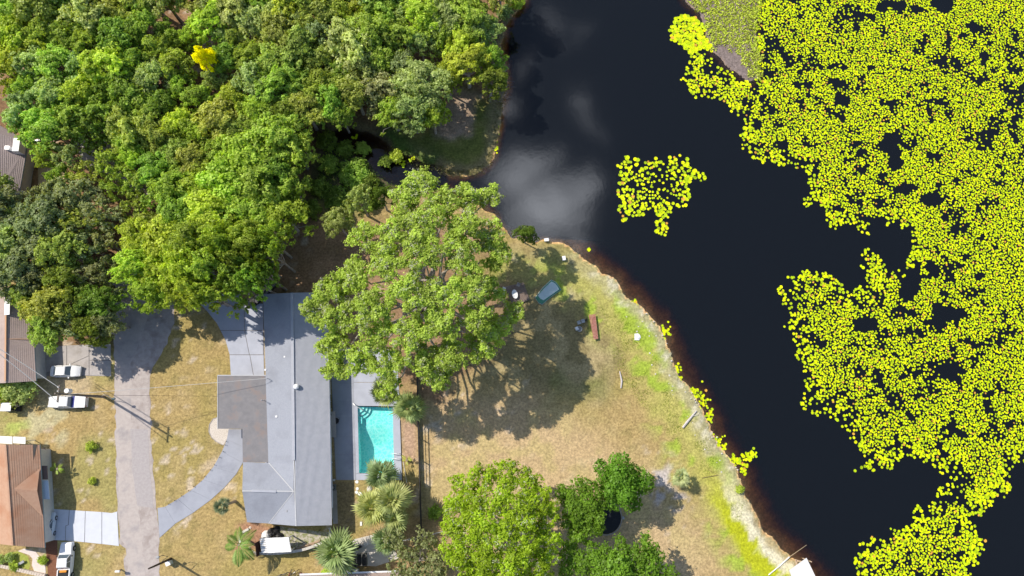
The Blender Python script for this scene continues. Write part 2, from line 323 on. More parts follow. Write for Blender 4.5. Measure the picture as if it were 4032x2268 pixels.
# ------------------------------------------------------------------ lake water
wd = np.clip(WZ-gz, 0, 5)
T = np.stack([np.exp(-wd*2.1), np.exp(-wd*3.3), np.exp(-wd*5.0)], -1)
wm = bpy.data.materials.new('lake_water'); wm.use_nodes = True; t = wm.node_tree; t.nodes.clear(); l = t.links.new
def water(t, l, tint_socket, body, ripple, rs, rough=.03, f0=.035):
    o = N(t, 'ShaderNodeOutputMaterial'); tr = N(t, 'ShaderNodeBsdfTransparent'); l(tint_socket, tr.inputs[0])
    df = N(t, 'ShaderNodeBsdfDiffuse')
    inv = N(t, 'ShaderNodeMix', data_type='RGBA', blend_type='SUBTRACT'); inv.inputs[0].default_value = 1; inv.inputs[6].default_value = (1, 1, 1, 1); l(tint_socket, inv.inputs[7])
    mm = N(t, 'ShaderNodeMix', data_type='RGBA', blend_type='MULTIPLY'); mm.inputs[0].default_value = 1; mm.inputs[7].default_value = (*body, 1); l(inv.outputs[2], mm.inputs[6]); l(mm.outputs[2], df.inputs[0])
    ad = N(t, 'ShaderNodeAddShader'); l(tr.outputs[0], ad.inputs[0]); l(df.outputs[0], ad.inputs[1])
    gl = N(t, 'ShaderNodeBsdfGlossy', inp={'Roughness': rough}); fr = N(t, 'ShaderNodeFresnel', inp={'IOR': (1+math.sqrt(f0))/(1-math.sqrt(f0))})
    mxs = N(t, 'ShaderNodeMixShader'); l(fr.outputs[0], mxs.inputs[0]); l(ad.outputs[0], mxs.inputs[1]); l(gl.outputs[0], mxs.inputs[2]); l(mxs.outputs[0], o.inputs[0])
    g = N(t, 'ShaderNodeNewGeometry'); no = N(t, 'ShaderNodeTexNoise', inp={'Scale': rs, 'Detail': 3, 'Roughness': .6}); l(g.outputs['Position'], no.inputs['Vector'])
    bm = N(t, 'ShaderNodeBump', inp={'Strength': ripple, 'Distance': .05}); l(no.outputs[0], bm.inputs['Height'])
    l(bm.outputs[0], gl.inputs['Normal'])
at = N(t, 'ShaderNodeAttribute', attribute_name='through'); water(t, l, at.outputs['Color'], (.0062,.0078,.0105), .06, 1.1, rough=.07)
near = (np.minimum.reduce([d[:-1, :-1], d[:-1, 1:], d[1:, 1:], d[1:, :-1]]) < 1.2).reshape(-1)
LAKEW = gridmesh('lake_water', gx, gy, np.full(gx.shape, WZ), fa[near], {'through': T}, wm); tag(LAKEW, kind='structure')
# ------------------------------------------------------------------ crowns
def quads(name, pos, nrm, size, shade, m, aspect=1.0, seed=0):
    """leaf quads from arrays"""
    r = np.random.RandomState(seed+5); n = len(pos); nrm = nrm/np.linalg.norm(nrm, axis=1)[:, None]
    a = r.normal(size=(n, 3)); a -= nrm*(a*nrm).sum(1)[:, None]; a /= np.linalg.norm(a, axis=1)[:, None]; b = np.cross(nrm, a)
    s = size[:, None]; fold = nrm*s*.25
    v = np.stack([pos-a*s, pos-b*s*.62*aspect+fold, pos+a*s, pos+b*s*.62*aspect+fold], 1).reshape(-1, 3)
    me = bpy.data.meshes.new(name); me.vertices.add(4*n); me.vertices.foreach_set('co', v.ravel().astype('f'))
    me.loops.add(4*n); me.loops.foreach_set('vertex_index', np.arange(4*n)); me.polygons.add(n); me.polygons.foreach_set('loop_start', np.arange(0, 4*n, 4)); me.update(calc_edges=True)
    at = me.attributes.new('shade', 'FLOAT', 'POINT'); at.data.foreach_set('value', np.repeat(shade, 4).astype('f'))
    me.materials.append(m); return me
def lobeleaves(lobes, dens, size, seed, flat=.8, fuzz=.28, jit=1.0):
    r = np.random.RandomState(seed); P_, N_, S_, H_ = [], [], [], []
    for (x, y, z, rad) in lobes:
        n = int(dens*rad*rad*2.8); u = r.normal(size=(n, 3)); u /= np.linalg.norm(u, axis=1)[:, None]
        u[:, 2] = np.where(u[:, 2] < -.35, -u[:, 2], u[:, 2])
        # knobbly outline
        ph = r.rand(3)*6.28; kn = 1+.16*np.sin(u[:, 0]*5+ph[0])*np.sin(u[:, 1]*5+ph[1])+.12*np.sin(u[:, 2]*7+ph[2])
        rr = rad*kn*(1-fuzz*r.rand(n)**1.3+.10*r.rand(n))
        el = r.rand()*3.14; ek = .78+.5*r.rand(); ca, sa = math.cos(el), math.sin(el)
        sp = max(6, int(n/(9 if jit > .8 else 3))); ui = r.randint(0, sp, n); cu = u[:sp]; cr_ = rr[:sp]; u = cu[ui]; rr = cr_[ui]
        p = u*rr[:, None]+r.normal(size=(n, 3))*np.array([.17, .17, .12])*(.6+.35*rad)*jit
        px_ = p[:, 0]*ca+p[:, 1]*sa; py_ = -p[:, 0]*sa+p[:, 1]*ca; px_ = px_*ek; py_ = py_/ek
        p = np.stack([px_*ca-py_*sa, px_*sa+py_*ca, p[:, 2]], 1)*np.array([1, 1, flat])+np.array([x, y, z])
        P_.append(p); nn = u+r.normal(size=(n, 3))*.55; nn[:, 2] += .35; N_.append(nn)
        S_.append(size*(.6+.8*r.rand(n))); lb = r.rand()*.5; H_.append(np.clip(lb+.5*r.rand(n), 0, 1))
    return np.concatenate(P_), np.concatenate(N_), np.concatenate(S_), np.concatenate(H_)
def limb(mb, a, b, r0, r1, wig=.12, n=4, seg=5, rnd=random):
    a = Vector(a); b = Vector(b); L_ = (b-a).length; pts = [a]
    for i in range(1, n): 
        q = a.lerp(b, i/n); q += Vector((rnd.uniform(-1, 1), rnd.uniform(-1, 1), rnd.uniform(-.2, 1)))*L_*wig*.6; pts.append(q)
    pts.append(b); mb.tube(pts, [r0+(r1-r0)*i/n for i in range(n+1)], seg)
def variant(seed, R_=5, h=11, nl=20, dens=34, size=.26, spread=.74, rl=(.24, .38), flat=.8):
    rnd = random.Random(seed); lobes = []
    for i in range(nl):
        a = i*2.39996+rnd.uniform(-.5, .5); q = math.sqrt((i+.5)/nl)*spread*R_*rnd.uniform(.72, 1.18)*(1+.16*math.sin(2*a+seed)+.10*math.sin(3*a+seed*2))
        z = h*.60+(1-(q/R_)**2)*R_*.62+rnd.uniform(-.9, .9)
        lobes.append((q*math.cos(a), q*math.sin(a), z, R_*rnd.uniform(*rl)*(1.2-.35*q/R_)))
    p, n_, s, hh = lobeleaves(lobes, dens, size, seed)
    me = quads('crown', p, n_, s, hh, LEAF, seed=seed)
    mb = MB(); mb.tube([(0, 0, -.2), (.05, .05, h*.2), (0, .1, h*.42)], [R_*.085, R_*.065, R_*.055], 8)
    for k in range(0, nl, 3 if nl < 30 else 4):
        x, y, z, rr = lobes[k]; limb(mb, (0, .1, h*.38), (x, y, z+rr*.4), R_*.035, .05, rnd=rnd)
    tm = bpy.data.meshes.new('trunk'); tm.from_pydata([tuple(v) for v in mb.v], [], mb.f); tm.materials.append(BARK)
    return me, tm, R_, h
VAR = {'a': [variant(s, nl=36, rl=(.15, .27), spread=.84, dens=66, size=.225) for s in (1, 2, 3, 11)], 'b': [variant(s, nl=50, rl=(.12, .22), spread=.88, dens=84, size=.195) for s in (4, 5, 6, 12)], 'c': [variant(s, nl=26, dens=56, rl=(.11, .22), spread=.92, size=.22) for s in (7, 8, 9)]}
TONE = {'g': (.370,.530,.090), 'y': (.460,.600,.080), 'o': (.410,.510,.115), 'p': (.440,.560,.200), 'd': (.250,.370,.060), 'Y': (.95,.92,.010), 'e': (.330,.395,.185), 'b': (.350,.480,.170)}
TN = {'g': 'mid-green', 'y': 'bright yellow-green', 'o': 'olive', 'p': 'pale grey-green', 'd': 'dark green', 'Y': 'golden yellow', 'e': 'dull dark olive', 'b': 'bluish green'}
usedlab = {}
def tree(x, y, r, tone, kind='a', h=None, label=None, group=None, seed=None, name='tree', dpx=True):
    """x, y, r: crown centre and radius measured on the photo (viewer pixels)"""
    rnd = random.Random(int(x*13+y*7) if seed is None else seed)
    me, tm, R_, h0 = rnd.choice(VAR[kind]); r *= rnd.uniform(.82, 1.2); rm = r*K/26.0
    h = h or min(15, 6.5+rm*1.15)
    c = D(x, y, h*.72); s = rm/R_; sz = h/(h0*.60+R_*.62+1.5)
    o = thing(name, label, 'tree', (c.x, c.y, 0), rnd.uniform(0, 6.28), group)
    t_ = ob('trunk', tm, o); c_ = ob('crown', me, o)
    ex = rnd.uniform(.86, 1.2)
    for q in (t_, c_): q.scale = (s*ex, s*(1.04/ex), sz)
    v = rnd.uniform(.85, 1.18); k = TONE[tone]; c_.color = (k[0]*v*rnd.uniform(.9, 1.12), k[1]*v, k[2]*v, 1)
    return o
def zonename(x, y):
    if y < 0 or x < 0: return 'at the outer rim of the wood'
    if y < 130: return 'in the top left corner' if x < 330 else 'at the top edge' if x < 800 else 'at the top edge beside the lake'
    if x < 330 and y < 420: return 'above the dark grey roof'
    if x < 330: return 'between the grey and tan roofs'
    if y < 330: return 'in the middle of the wood' if x < 760 else 'on the wooded lake point'
    if y < 480: return 'left of the creek'
    return 'over the top of the driveway' if x > 440 else 'over the top of the road'
FT = [ # x, y, radius, tone, kind
 (30,30,48,'g','b'),(95,25,50,'o','a'),(45,100,46,'y','a'),(110,95,46,'g','b'),(25,175,48,'y','b'),(90,165,50,'p','a'),(160,20,48,'g','a'),(165,95,52,'g','b'),(225,40,52,'p','a'),(230,110,50,'g','b'),
 (290,30,46,'o','b'),(300,100,48,'g','a'),(360,70,46,'g','b'),(350,20,40,'o','a'),(150,170,48,'g','a'),(210,175,50,'p','b'),(275,170,52,'y','a'),(335,165,44,'g','b'),(400,130,48,'g','a'),(75,230,46,'g','b'),
 (140,245,52,'p','b'),(205,240,46,'y','a'),(265,240,44,'d','b'),(320,230,50,'g','a'),(385,200,46,'p','b'),(440,170,44,'g','a'),(455,225,42,'g','b'),(70,290,44,'p','a'),(120,320,52,'g','b'),(185,315,48,'g','a'),
 (250,295,42,'d','a'),(300,290,40,'d','b'),(355,265,46,'g','b'),(410,270,44,'d','a'),(125,390,36,'g','b'),(175,395,36,'p','c'),(150,445,40,'g','c'),(290,330,34,'p','c'),(330,330,46,'o','a'),
 (225,440,40,'o','c'),(275,410,40,'g','c'),(300,470,38,'g','c'),(340,400,44,'y','b'),(395,345,48,'o','b'),(350,460,36,'o','c'),(400,420,48,'g','b'),(450,315,44,'y','b'),(500,250,44,'g','a'),(545,200,38,'b','b'),
 (480,100,38,'g','b'),(440,110,36,'g','a'),(540,55,46,'y','a'),(590,30,46,'p','b'),(640,60,50,'p','a'),(600,100,44,'o','b'),(575,155,42,'d','a'),(630,150,46,'g','b'),(695,30,46,'p','b'),(700,95,50,'o','a'),
 (745,60,44,'p','b'),(690,160,46,'o','b'),(750,130,48,'o','a'),(800,30,48,'o','b'),(800,90,44,'e','b'),(850,40,44,'g','a'),(805,160,46,'o','a'),(905,25,44,'y','b'),(640,215,46,'b','a'),(595,255,46,'y','b'),
 (550,310,46,'o','a'),(495,335,44,'y','b'),(690,225,46,'g','b'),(745,205,48,'g','a'),(655,285,46,'y','b'),(610,335,46,'o','b'),(715,290,44,'d','a'),(770,275,44,'o','b'),(800,225,44,'g','b'),(860,190,42,'d','b'),
 (935,90,50,'g','b'),(885,120,56,'p','a'),(905,175,50,'p','b'),(960,40,44,'g','a'),(1010,35,44,'p','b'),(1000,95,44,'g','a'),(1060,45,50,'y','b'),(1060,110,44,'p','b'),(1115,35,50,'p','b'),(1115,100,44,'g','a'),
 (1175,45,52,'g','b'),(1215,80,42,'b','b'),(1160,125,42,'y','b'),(1180,160,46,'y','a'),(1130,190,42,'y','b'),(1235,150,42,'g','b'),(1235,205,38,'d','a'),(950,160,44,'g','a'),(960,230,44,'e','a'),(1060,215,52,'p','b'),
 (1040,280,54,'p','b'),(990,280,40,'g','b'),(1090,290,38,'y','a'),(1010,170,40,'e','b'),(835,255,44,'g','b'),(860,290,34,'g','a'),(895,235,40,'o','a'),(700,345,50,'g','b'),(745,380,44,'g','a'),(560,380,46,'g','b'),
 (620,400,56,'y','a'),(490,410,46,'o','a'),(445,385,42,'o','b'),(435,470,46,'g','b'),(500,470,50,'y','b'),(570,465,50,'y','a'),(640,465,52,'g','b'),(700,435,44,'d','b'),(735,470,42,'g','a'),(400,510,40,'g','c'),
 (460,540,48,'g','b'),(530,540,52,'y','b'),(600,540,54,'g','b'),(665,540,50,'g','a'),(715,545,46,'y','b'),(395,570,36,'o','c'),(340,520,36,'o','c'),(350,600,48,'y','b'),(420,610,54,'y','a'),(490,610,52,'g','b'),(560,615,52,'y','b'),
 (625,610,46,'g','b'),(680,600,40,'g','c'),(345,665,46,'y','b'),(405,685,52,'y','b'),(470,680,50,'y','a'),(530,680,44,'g','b'),(590,665,40,'d','c'),(650,655,38,'d','c'),(380,735,38,'y','b'),(440,735,40,'y','b'),(500,735,34,'g','b'),(580,715,34,'d','c'),
 (100,500,34,'e','c'),(140,490,44,'e','a'),(185,500,48,'e','b'),(50,560,44,'o','b'),(110,560,52,'e','b'),(180,565,50,'o','c'),(240,540,44,'e','c'),(30,610,50,'p','b'),(90,630,52,'e','b'),(155,635,50,'o','b'),(215,620,46,'e','c'),(265,610,40,'e','c'),
 (40,690,46,'e','b'),(100,700,50,'e','b'),(165,705,50,'d','b'),(225,690,48,'e','c'),(275,680,36,'e','c'),(70,750,44,'o','b'),(125,770,48,'o','b'),(185,770,48,'d','c'),(240,760,46,'d','b'),(275,745,34,'e','c'),(125,830,38,'o','b'),(180,815,38,'e','c'),(230,825,40,'d','b'),(270,810,34,'e','b')]
rg = random.Random(3)
EXTRA = []
for i in range(26):
    EXTRA.append((i*50+rg.uniform(-12, 12), -22+rg.uniform(-14, 10), 50, rg.choice('gyopgp'), rg.choice('ab')))
for i in range(5):
    EXTRA.append((-25+rg.uniform(-12, 8), i*36+10, 46, rg.choice('gpy'), 'b'))
for i in range(12): EXTRA.append((-30+rg.uniform(-8, 12), 480+i*28, 46, rg.choice('eeo'), 'b')) if i < 7 else None
for (x, y, t_) in [(255,205,'g'),(180,210,'g'),(430,60,'o'),(470,40,'d'),(520,20,'y'),(565,100,'p'),(660,120,'o'),(720,10,'p'),(775,120,'o'),(855,95,'p'),(905,75,'g'),(830,130,'o'),(710,180,'g'),(660,190,'y'),(745,170,'o'),(845,220,'o'),(990,210,'g'),(1090,160,'o'),(1020,130,'g'),(565,270,'y'),(590,300,'o'),(530,340,'y'),(650,335,'g'),(690,390,'y'),(580,430,'g'),(520,440,'y'),(640,430,'y'),(680,490,'g'),(565,505,'y'),(490,520,'g'),(625,575,'y'),(455,580,'y'),(525,590,'g'),(390,640,'y'),(440,650,'g'),(560,560,'g'),(95,130,'y'),(145,80,'p'),(255,60,'g'),(325,60,'o'),(40,260,'g'),(100,270,'p'),(170,275,'g'),(290,210,'p'),(365,165,'g'),(420,240,'g'),(380,305,'o'),(330,365,'g')]:
    if (x+y) % 2 or y > 400: EXTRA.append((x, y, 38, t_, rg.choice('ab')))
EXTRA += [(600,690,40,'d','c'),(640,705,38,'g','c'),(560,735,36,'g','c'),(690,640,38,'g','c'),(530,745,32,'y','c'),(665,690,36,'d','c'),(610,725,32,'g','c')]
for (x, y, r, tn, kd) in FT+EXTRA:
    zn = zonename(x, y)
    tree(x, y, r*(1.3 if x < 420 and y < 420 and r > 39 else 1.42 if r > 45 and y < 700 and kd != 'c' else 1.24), tn, kd, h=(16.5 if (y > 590 and x > 440) else None), label='%s tree with %s %s crown %s' % (TN[tn], 'small' if r < 39 else 'large' if r > 49 else 'medium', {'a': 'billowing', 'b': 'clumped', 'c': 'thin'}[kd], zn), group='%s %s %s trees %s' % ('small' if r < 39 else 'large' if r > 49 else 'medium', TN[tn], {'a': 'billowing', 'b': 'clumped', 'c': 'thin'}[kd], zn), name='broadleaf_tree')
tree(520,148,32,'Y','b', label='small golden yellow tree standing out among the green crowns of the wood', name='yellow_tree', h=14)
# big trees with their own shape
def bigtree(name, base, lobes, tone, label, trunk=.5, dens=30, size=.25, sub=7, seed=1, limbs=True, subr=(.30, .48), minz=2.5, jit=1.0, moss=0):
    rnd = random.Random(seed); b = P(base[0], base[1], 0); o = thing(name, label, 'tree', b)
    L_ = []; mb = MB(); fork = Vector((0, 0, 5.0 if name == 'live_oak' else 3.0)); mb.tube([(0, 0, -.2), (.05, 0, 1.5), fork], [trunk*1.25, trunk, trunk*.85], 9)
    for (x, y, z, r) in lobes:
        z += (5 if name == 'live_oak' else 1); c = D(x, y, z)-b; rm = r*K/(F/(H-z))
        if limbs: limb(mb, fork, c+Vector((0, 0, -.3)), trunk*.45, trunk*.12, .1, 5, 6, rnd)
        for k in range(sub):
            a = k*2.4+rnd.uniform(-.6, .6); q = math.sqrt((k+.3)/sub)*rm*.82; sr = rm*rnd.uniform(*subr)
            s = Vector((c.x+q*math.cos(a), c.y+q*math.sin(a), max(minz, z+(1-(q/rm)**2)*rm*.35+rnd.uniform(-.7, .5))))
            L_.append((s.x, s.y, s.z, sr))
            if limbs: limb(mb, c, s+Vector((0, 0, sr*.55)), trunk*.13, .03, .1, 3, 5, rnd)
    p, n_, s, hh = lobeleaves(L_, dens, size, seed, fuzz=.4, jit=jit)
    mb.go('trunk', BARK, o); me = quads('crown', p, n_, s, hh, LEAF, seed=seed); c_ = ob('crown', me, o); c_.color = (*TONE[tone], 1)
    if moss:
        p, n_, s, hh = lobeleaves([(a, b2, c+.15, e) for a, b2, c, e in L_[::2]], dens*moss*2, size*.7, seed+9, fuzz=.3)
        me = quads('hanging_moss', p, n_, s, hh, LEAF, .45, seed); c_ = ob('hanging_moss', me, o); c_.color = (.62,.64,.52, 1)
    return o
TONE['k'] = (.17,.33,.03); TONE['q'] = (.41,.58,.10); TONE['m'] = (.20,.31,.05); TONE['z'] = (.38,.53,.03); TONE['s'] = (.28,.31,.13)
bigtree('live_oak', (1690,1215), [(1060,465,13,48),(1020,500,13,45),(1120,515,13,48),(1175,500,12,40),(1235,495,11,34),(1080,560,15,58),(1000,580,14,52),(1170,575,14,55),(1230,590,12,46),(1250,645,11,46),(1160,640,15,55),(1060,640,16,58),
  (980,660,15,52),(920,600,13,42),(900,690,13,48),(840,730,11,46),(800,780,10,42),(860,800,11,48),(940,770,14,52),(1030,740,15,55),(1110,740,15,55),(1190,720,14,55),(1240,732,11,38),(1290,790,9,34),(1200,800,13,52),
  (1110,820,14,55),(1030,840,13,50),(950,850,12,48),(840,870,9,42),(850,930,8,36),(910,905,10,42),(980,920,11,44),(1060,910,11,46),(1130,890,11,50),(1210,865,10,48),(1245,830,9,40),(1100,950,9,42),(980,975,8,36)],
  'q', 'huge spreading live oak with grey limbs hanging over the house and pool terrace', trunk=.6, dens=120, size=.165, seed=3, sub=13, subr=(.24,.38), moss=.16)
for (x, y, z, r, tn, lb) in [(905,505,11,45,'p','grey-green tree on the creek bank at the upper left of the huge live oak'),(850,560,10,45,'p','pale feathery tree left of the live oak beside the bare litter clearing'),(960,495,10,34,'m','small green tree between the creek pond and the live oak'),(1325,590,7,30,'m','small round tree at the water edge right of the live oak')]:
    tree(x, y, r, tn, 'b', h=z, label=lb, name='broadleaf_tree')
bigtree('broadleaf_tree', (2010,2070), [(1170,1230,7,42),(1220,1200,8,40),(1290,1200,9,46),(1345,1230,9,42),(1160,1290,9,50),(1230,1270,11,55),(1310,1280,11,55),(1370,1290,9,42),(1150,1350,9,50),(1220,1340,12,60),(1300,1350,12,60),(1370,1360,9,45),(1190,1400,9,55),(1270,1420,11,60),(1350,1420,9,50),(1230,1470,9,55),(1320,1480,9,50)],
  'z', 'large bright lime green tree with silvery twigs at the bottom of the east yard', trunk=.5, dens=90, size=.17, seed=9, sub=10, subr=(.24,.40), moss=.10)
bigtree('round_tree', (2400,1905), [(1522,1198,6,34),(1566,1178,7,36),(1602,1212,6,34),(1560,1220,8,42),(1535,1246,6,36),(1582,1248,5,34)], 'k', 'dense round green tree right of the trampoline', trunk=.3, dens=95, size=.17, seed=10, subr=(.42,.6), jit=.6, limbs=False)
bigtree('round_tree', (2270,1985), [(1428,1250,6,28),(1470,1240,7,35),(1440,1295,7,38),(1490,1282,7,36),(1488,1322,6,30),(1460,1335,6,28)], 'k', 'rounded green tree between the lime tree and the trampoline', trunk=.3, dens=85, size=.17, seed=11, subr=(.42,.58), jit=.6, limbs=False)
bigtree('broadleaf_tree', (2480,2200), [(1440,1410,6,40),(1500,1415,7,42),(1570,1400,7,42),(1630,1388,6,34),(1540,1440,8,55),(1620,1440,7,50),(1680,1460,6,36)], 'k', 'low spreading green tree with pale bare twigs at the bottom edge below the trampoline', trunk=.3, dens=70, size=.19, seed=12, subr=(.36,.52), jit=.8)
bigtree('silver_shrub_tree', (1650,2190), [(1000,1365,4,34),(1060,1380,5,44),(1110,1400,5,38),(1030,1430,5,46),(1090,1445,5,40),(1150,1395,4,24)], 's', 'sprawling silver-green shrubby tree over the stone patio at the bottom', trunk=.2, dens=34, size=.2, seed=13, subr=(.3,.5), minz=1.2)
def bush(px, py, r, tone, label, h=None, group=None, name='bush', seed=0, z0=0):
    b = P(px, py, z0); o = thing(name, label, 'bush', b, 0, group); rm = r/24.0; rnd = random.Random(seed+int(px)); h = h or rm*1.1
    L_ = [(0, 0, h*.6, rm*.6)]+[(rm*.55*math.cos(k*1.26), rm*.55*math.sin(k*1.26), h*rnd.uniform(.3, .6), rm*rnd.uniform(.35, .5)) for k in range(5)]
    p, n_, s, hh = lobeleaves(L_, 260/max(rm, .4), .17 if rm > 1 else .11, seed+int(px)); p[:, 2] = np.maximum(p[:, 2], .03)
    c_ = ob('foliage', quads('foliage', p, n_, s, hh, LEAF, seed=seed), o); c_.color = (*TONE[tone], 1)
    mb = MB(); mb.tube([(0, 0, 0), (0, 0, h*.6)], [.06, .03], 5); mb.go('stem', BARK, o); return o
bush(105,1530,70,'p','big grey-green bush below the tan roof corner left of the white pickup', h=3.6, name='large_bush')
bush(30,1545,45,'y','bright green bush at the left edge beside the golf cart', h=2.4)
bush(365,1757,20,'y','larger of two small green bushes on the west lawn', h=1)
bush(368,1893,13,'y','tiny green bush on the west lawn above the white driveway', h=.6)
bush(2910,1925,16,'y','small green bush on the bank above the sand strip', h=.8)
bush(1715,2015,26,'g','green bush behind the dark fence beside the lime tree', h=1.4)
bush(1300,2250,26,'y','bright green bush below the fan palm at the bottom', h=1.4)
bush(1325,2150,30,'z','yellow-green bush under the fan palm', h=1.2)
bush(48,2190,16,'p','clipped round bush in the lower left garden nearest the edge', h=.9); bush(62,2228,17,'y','bright garden bush beside the pale winding path', h=.8); bush(12,2200,18,'p','round bush at the very left edge of the garden', h=.9)
bush(175,2205,16,'y','small bush between the winding path and the brown drive', h=.7); bush(1640,25,60,'y','reedy yellow-green shrub hanging over the lake at the top', h=3) if False else None
bush(2030,15,45,'y','yellow-green reedy shrub on the bank at the top of the lake', h=1.8); bush(1985,60,35,'b','green shrub on the bank below the reedy shrub', h=2)
bush(1400,690,70,'g','shaded green thicket between creek and litter clearing', h=1.5, name='thicket'); bush(1330,790,60,'d','dark low thicket left of the grey-green trees', h=1.6, name='thicket'); bush(1560,620,30,'y','sunlit shrub on the north creek bank', h=1)
for i, (x, y, q_, tn, lb) in enumerate([(1285,560,50,'d','dark shaded thicket left of the creek pond, topmost'),(1300,650,45,'g','shaded green thicket below the topmost one left of the creek'),(1450,720,40,'d','dark bush on the south creek bank'),(1450,800,45,'g','green bush on the south creek bank nearest the pale tree'),(1260,740,45,'d','dark thicket at the edge of the wood left of the creek'),(1350,860,40,'g','green thicket above the brown litter clearing'),(1430,590,30,'g','small shaded bush on the north creek bank'),(1520,640,26,'d','small dark bush leaning over the creek pond'),(1230,830,40,'d','dark thicket beside the wood above the litter clearing'),(1360,590,40,'d','dark reedy thicket over the narrow head of the creek')]):
    bush(x, y, q_, tn, lb, h=1.3, name='thicket', seed=i)
# bare grey brush at the water
bb_ = P(1965,330); o = thing('bare_shrub', 'leafless grey brush leaning over the lake edge on the wooded point', 'bush', bb_); mb = MB(); rnd = random.Random(5)
for k in range(70):
    a = Vector((rnd.uniform(-1.2, 1.2), rnd.uniform(-3.5, 3.5), .1)); limb(mb, a, a+Vector((rnd.uniform(-.6, 2.2), rnd.uniform(-1.2, 1.2), rnd.uniform(.6, 1.8))), .03, .012, .15, 3, 3, rnd)
mb.go('twigs', BARK, o)
# ------------------------------------------------------------------ palms
def fanfrond(L_, w, seed, leaflets=13, droop=.5):
    rnd = random.Random(seed); vs = []; fs = []; sh = []
    pet = L_*.34
    def pt(d_, z=0): return Vector((d_, 0, droop*.15*L_-droop*L_*(d_/L_)**2*.75+z))
    # petiole
    for i in range(4):
        a, b = pt(pet*i/4), pt(pet*(i+1)/4); n = len(vs); vs += [a+Vector((0, -.025, 0)), a+Vector((0, .025, 0)), b+Vector((0, .025, 0)), b+Vector((0, -.025, 0))]; fs.append((n, n+1, n+2, n+3)); sh += [.8]*4
    hub = pt(pet)
    for k in range(leaflets):
        a = (k/(leaflets-1)-.5)*1.9*w; ll = L_*.66*(1-.25*abs(a)/1.5)*rnd.uniform(.85, 1.1); c, s_ = math.cos(a), math.sin(a)
        m_ = hub+Vector((c*ll*.5, s_*ll*.5, -droop*ll*.10)); e = hub+Vector((c*ll, s_*ll, -droop*ll*(.45+.25*rnd.random()))); pr = Vector((-s_, c, 0))*ll*.075
        n = len(vs); vs += [hub, m_-pr+Vector((0, 0, .02)), e, m_+pr]; fs += [(n, n+1, n+2, n+3)]; sh += [.35+.4*rnd.random()]*4
    me = bpy.data.meshes.new('frond'); me.from_pydata([tuple(v) for v in vs], [], fs); at = me.attributes.new('shade', 'FLOAT', 'POINT'); at.data.foreach_set('value', sh); me.materials.append(PALM); return me
def pinfrond(L_, seed, droop=.9, n=18):
    rnd = random.Random(seed); vs = []; fs = []; sh = []
    def pt(t_): return Vector((L_*t_*(1-.12*t_), 0, L_*(.42*t_-droop*.85*t_*t_)))
    for i in range(8):
        a, b = pt(i/8), pt((i+1)/8); m = len(vs); vs += [a+Vector((0, -.03, 0)), a+Vector((0, .03, 0)), b+Vector((0, .02, 0)), b+Vector((0, -.02, 0))]; fs.append((m, m+1, m+2, m+3)); sh += [.7]*4
    for k in range(n):
        t_ = .15+.85*k/n; p = pt(t_); ll = L_*.30*math.sin(math.pi*min(1, t_*.85+.12))
        for sgn in (-1, 1):
            e = p+Vector((ll*.45, sgn*ll, -ll*.35)); m_ = p.lerp(e, .5)+Vector((0, 0, .04)); q = Vector((ll*.11, 0, 0)); m = len(vs)
            vs += [p, m_-q, e, m_+q]; fs.append((m, m+1, m+2, m+3)); sh += [.3+.5*rnd.random()]*4
    me = bpy.data.meshes.new('frond'); me.from_pydata([tuple(v) for v in vs], [], fs); at = me.attributes.new('shade', 'FLOAT', 'POINT'); at.data.foreach_set('value', sh); me.materials.append(PALM); return me
FF = [fanfrond(1, .9+.08*i, i, 9+i, .2+.22*i) for i in range(4)]; PF = [pinfrond(1, i, .8+.12*i) for i in range(3)]
def palm(px, py, r, h, label, kind='fan', n=30, tone=(.20,.30,.10), seed=0, group=None, lean=(0, 0)):
    """px, py crown centre on the photo, r crown radius in photo pixels"""
    c = P(px, py, h); r *= .76; n = int(n*.85); rm = r/(F/(H-h)); rnd = random.Random(seed+int(px)); o = thing('palm_tree', label, 'palm', (c.x, c.y, 0), 0, group)
    mb = MB(); k_ = 6; mb.tube([(lean[0]*(1-i/k_)**2, lean[1]*(1-i/k_)**2, h*i/k_) for i in range(k_+1)], [.24-.07*i/k_ for i in range(k_+1)], 8); mb.go('trunk', PALMBARK, o)
    for i in range(n):
        t_ = i/n; el = 1.42-1.75*t_ if kind == 'fan' else .75-.8*t_; az = i*2.39996+rnd.uniform(-.2, .2)
        f = ob('frond', rnd.choice(FF if kind == 'fan' else PF), o); s = rm*rnd.uniform(.8, 1.3)*(1.0+.15*math.sin(el)**2)
        f.scale = (s,)*3; f.rotation_euler = (rnd.uniform(-.3, .3), -el if kind == 'fan' else -el*.5, az); f.location = (.12*math.cos(az), .12*math.sin(az), h-.15*t_)
        v = rnd.uniform(.75, 1.15); f.color = (tone[0]*v*1.5, tone[1]*v*1.3, tone[2]*v*1.5, 1)
    return o
palm(1500,1868,78,4.5,'fan palm whose fronds overlap the lower right corner of the swimming pool', tone=(.15,.24,.09))
palm(1470,1995,88,4.6,'pale yellow-green fan palm left in the palm group below the pool', tone=(.30,.38,.11), n=34)
palm(1545,1965,88,5.4,'tallest fan palm in the middle of the group below the pool', tone=(.27,.35,.11), n=36)
palm(1560,2035,76,4.2,'fan palm at the lower right of the group below the pool', tone=(.25,.34,.11), n=32)
palm(1525,2125,70,3.6,'dark fan palm above the silver shrubby tree and stone patio', tone=(.16,.26,.09), n=28)
palm(1325,2175,105,4.4,'fan palm standing alone at the bottom between pergola and black crates', tone=(.19,.29,.10), n=34)
palm(1515,1545,72,6.5,'left of the two fan palms between the live oak and the pool', tone=(.24,.32,.09), n=32)
palm(1610,1605,78,6.0,'right of the two fan palms between the live oak and the dark fence', tone=(.21,.31,.10), n=34)
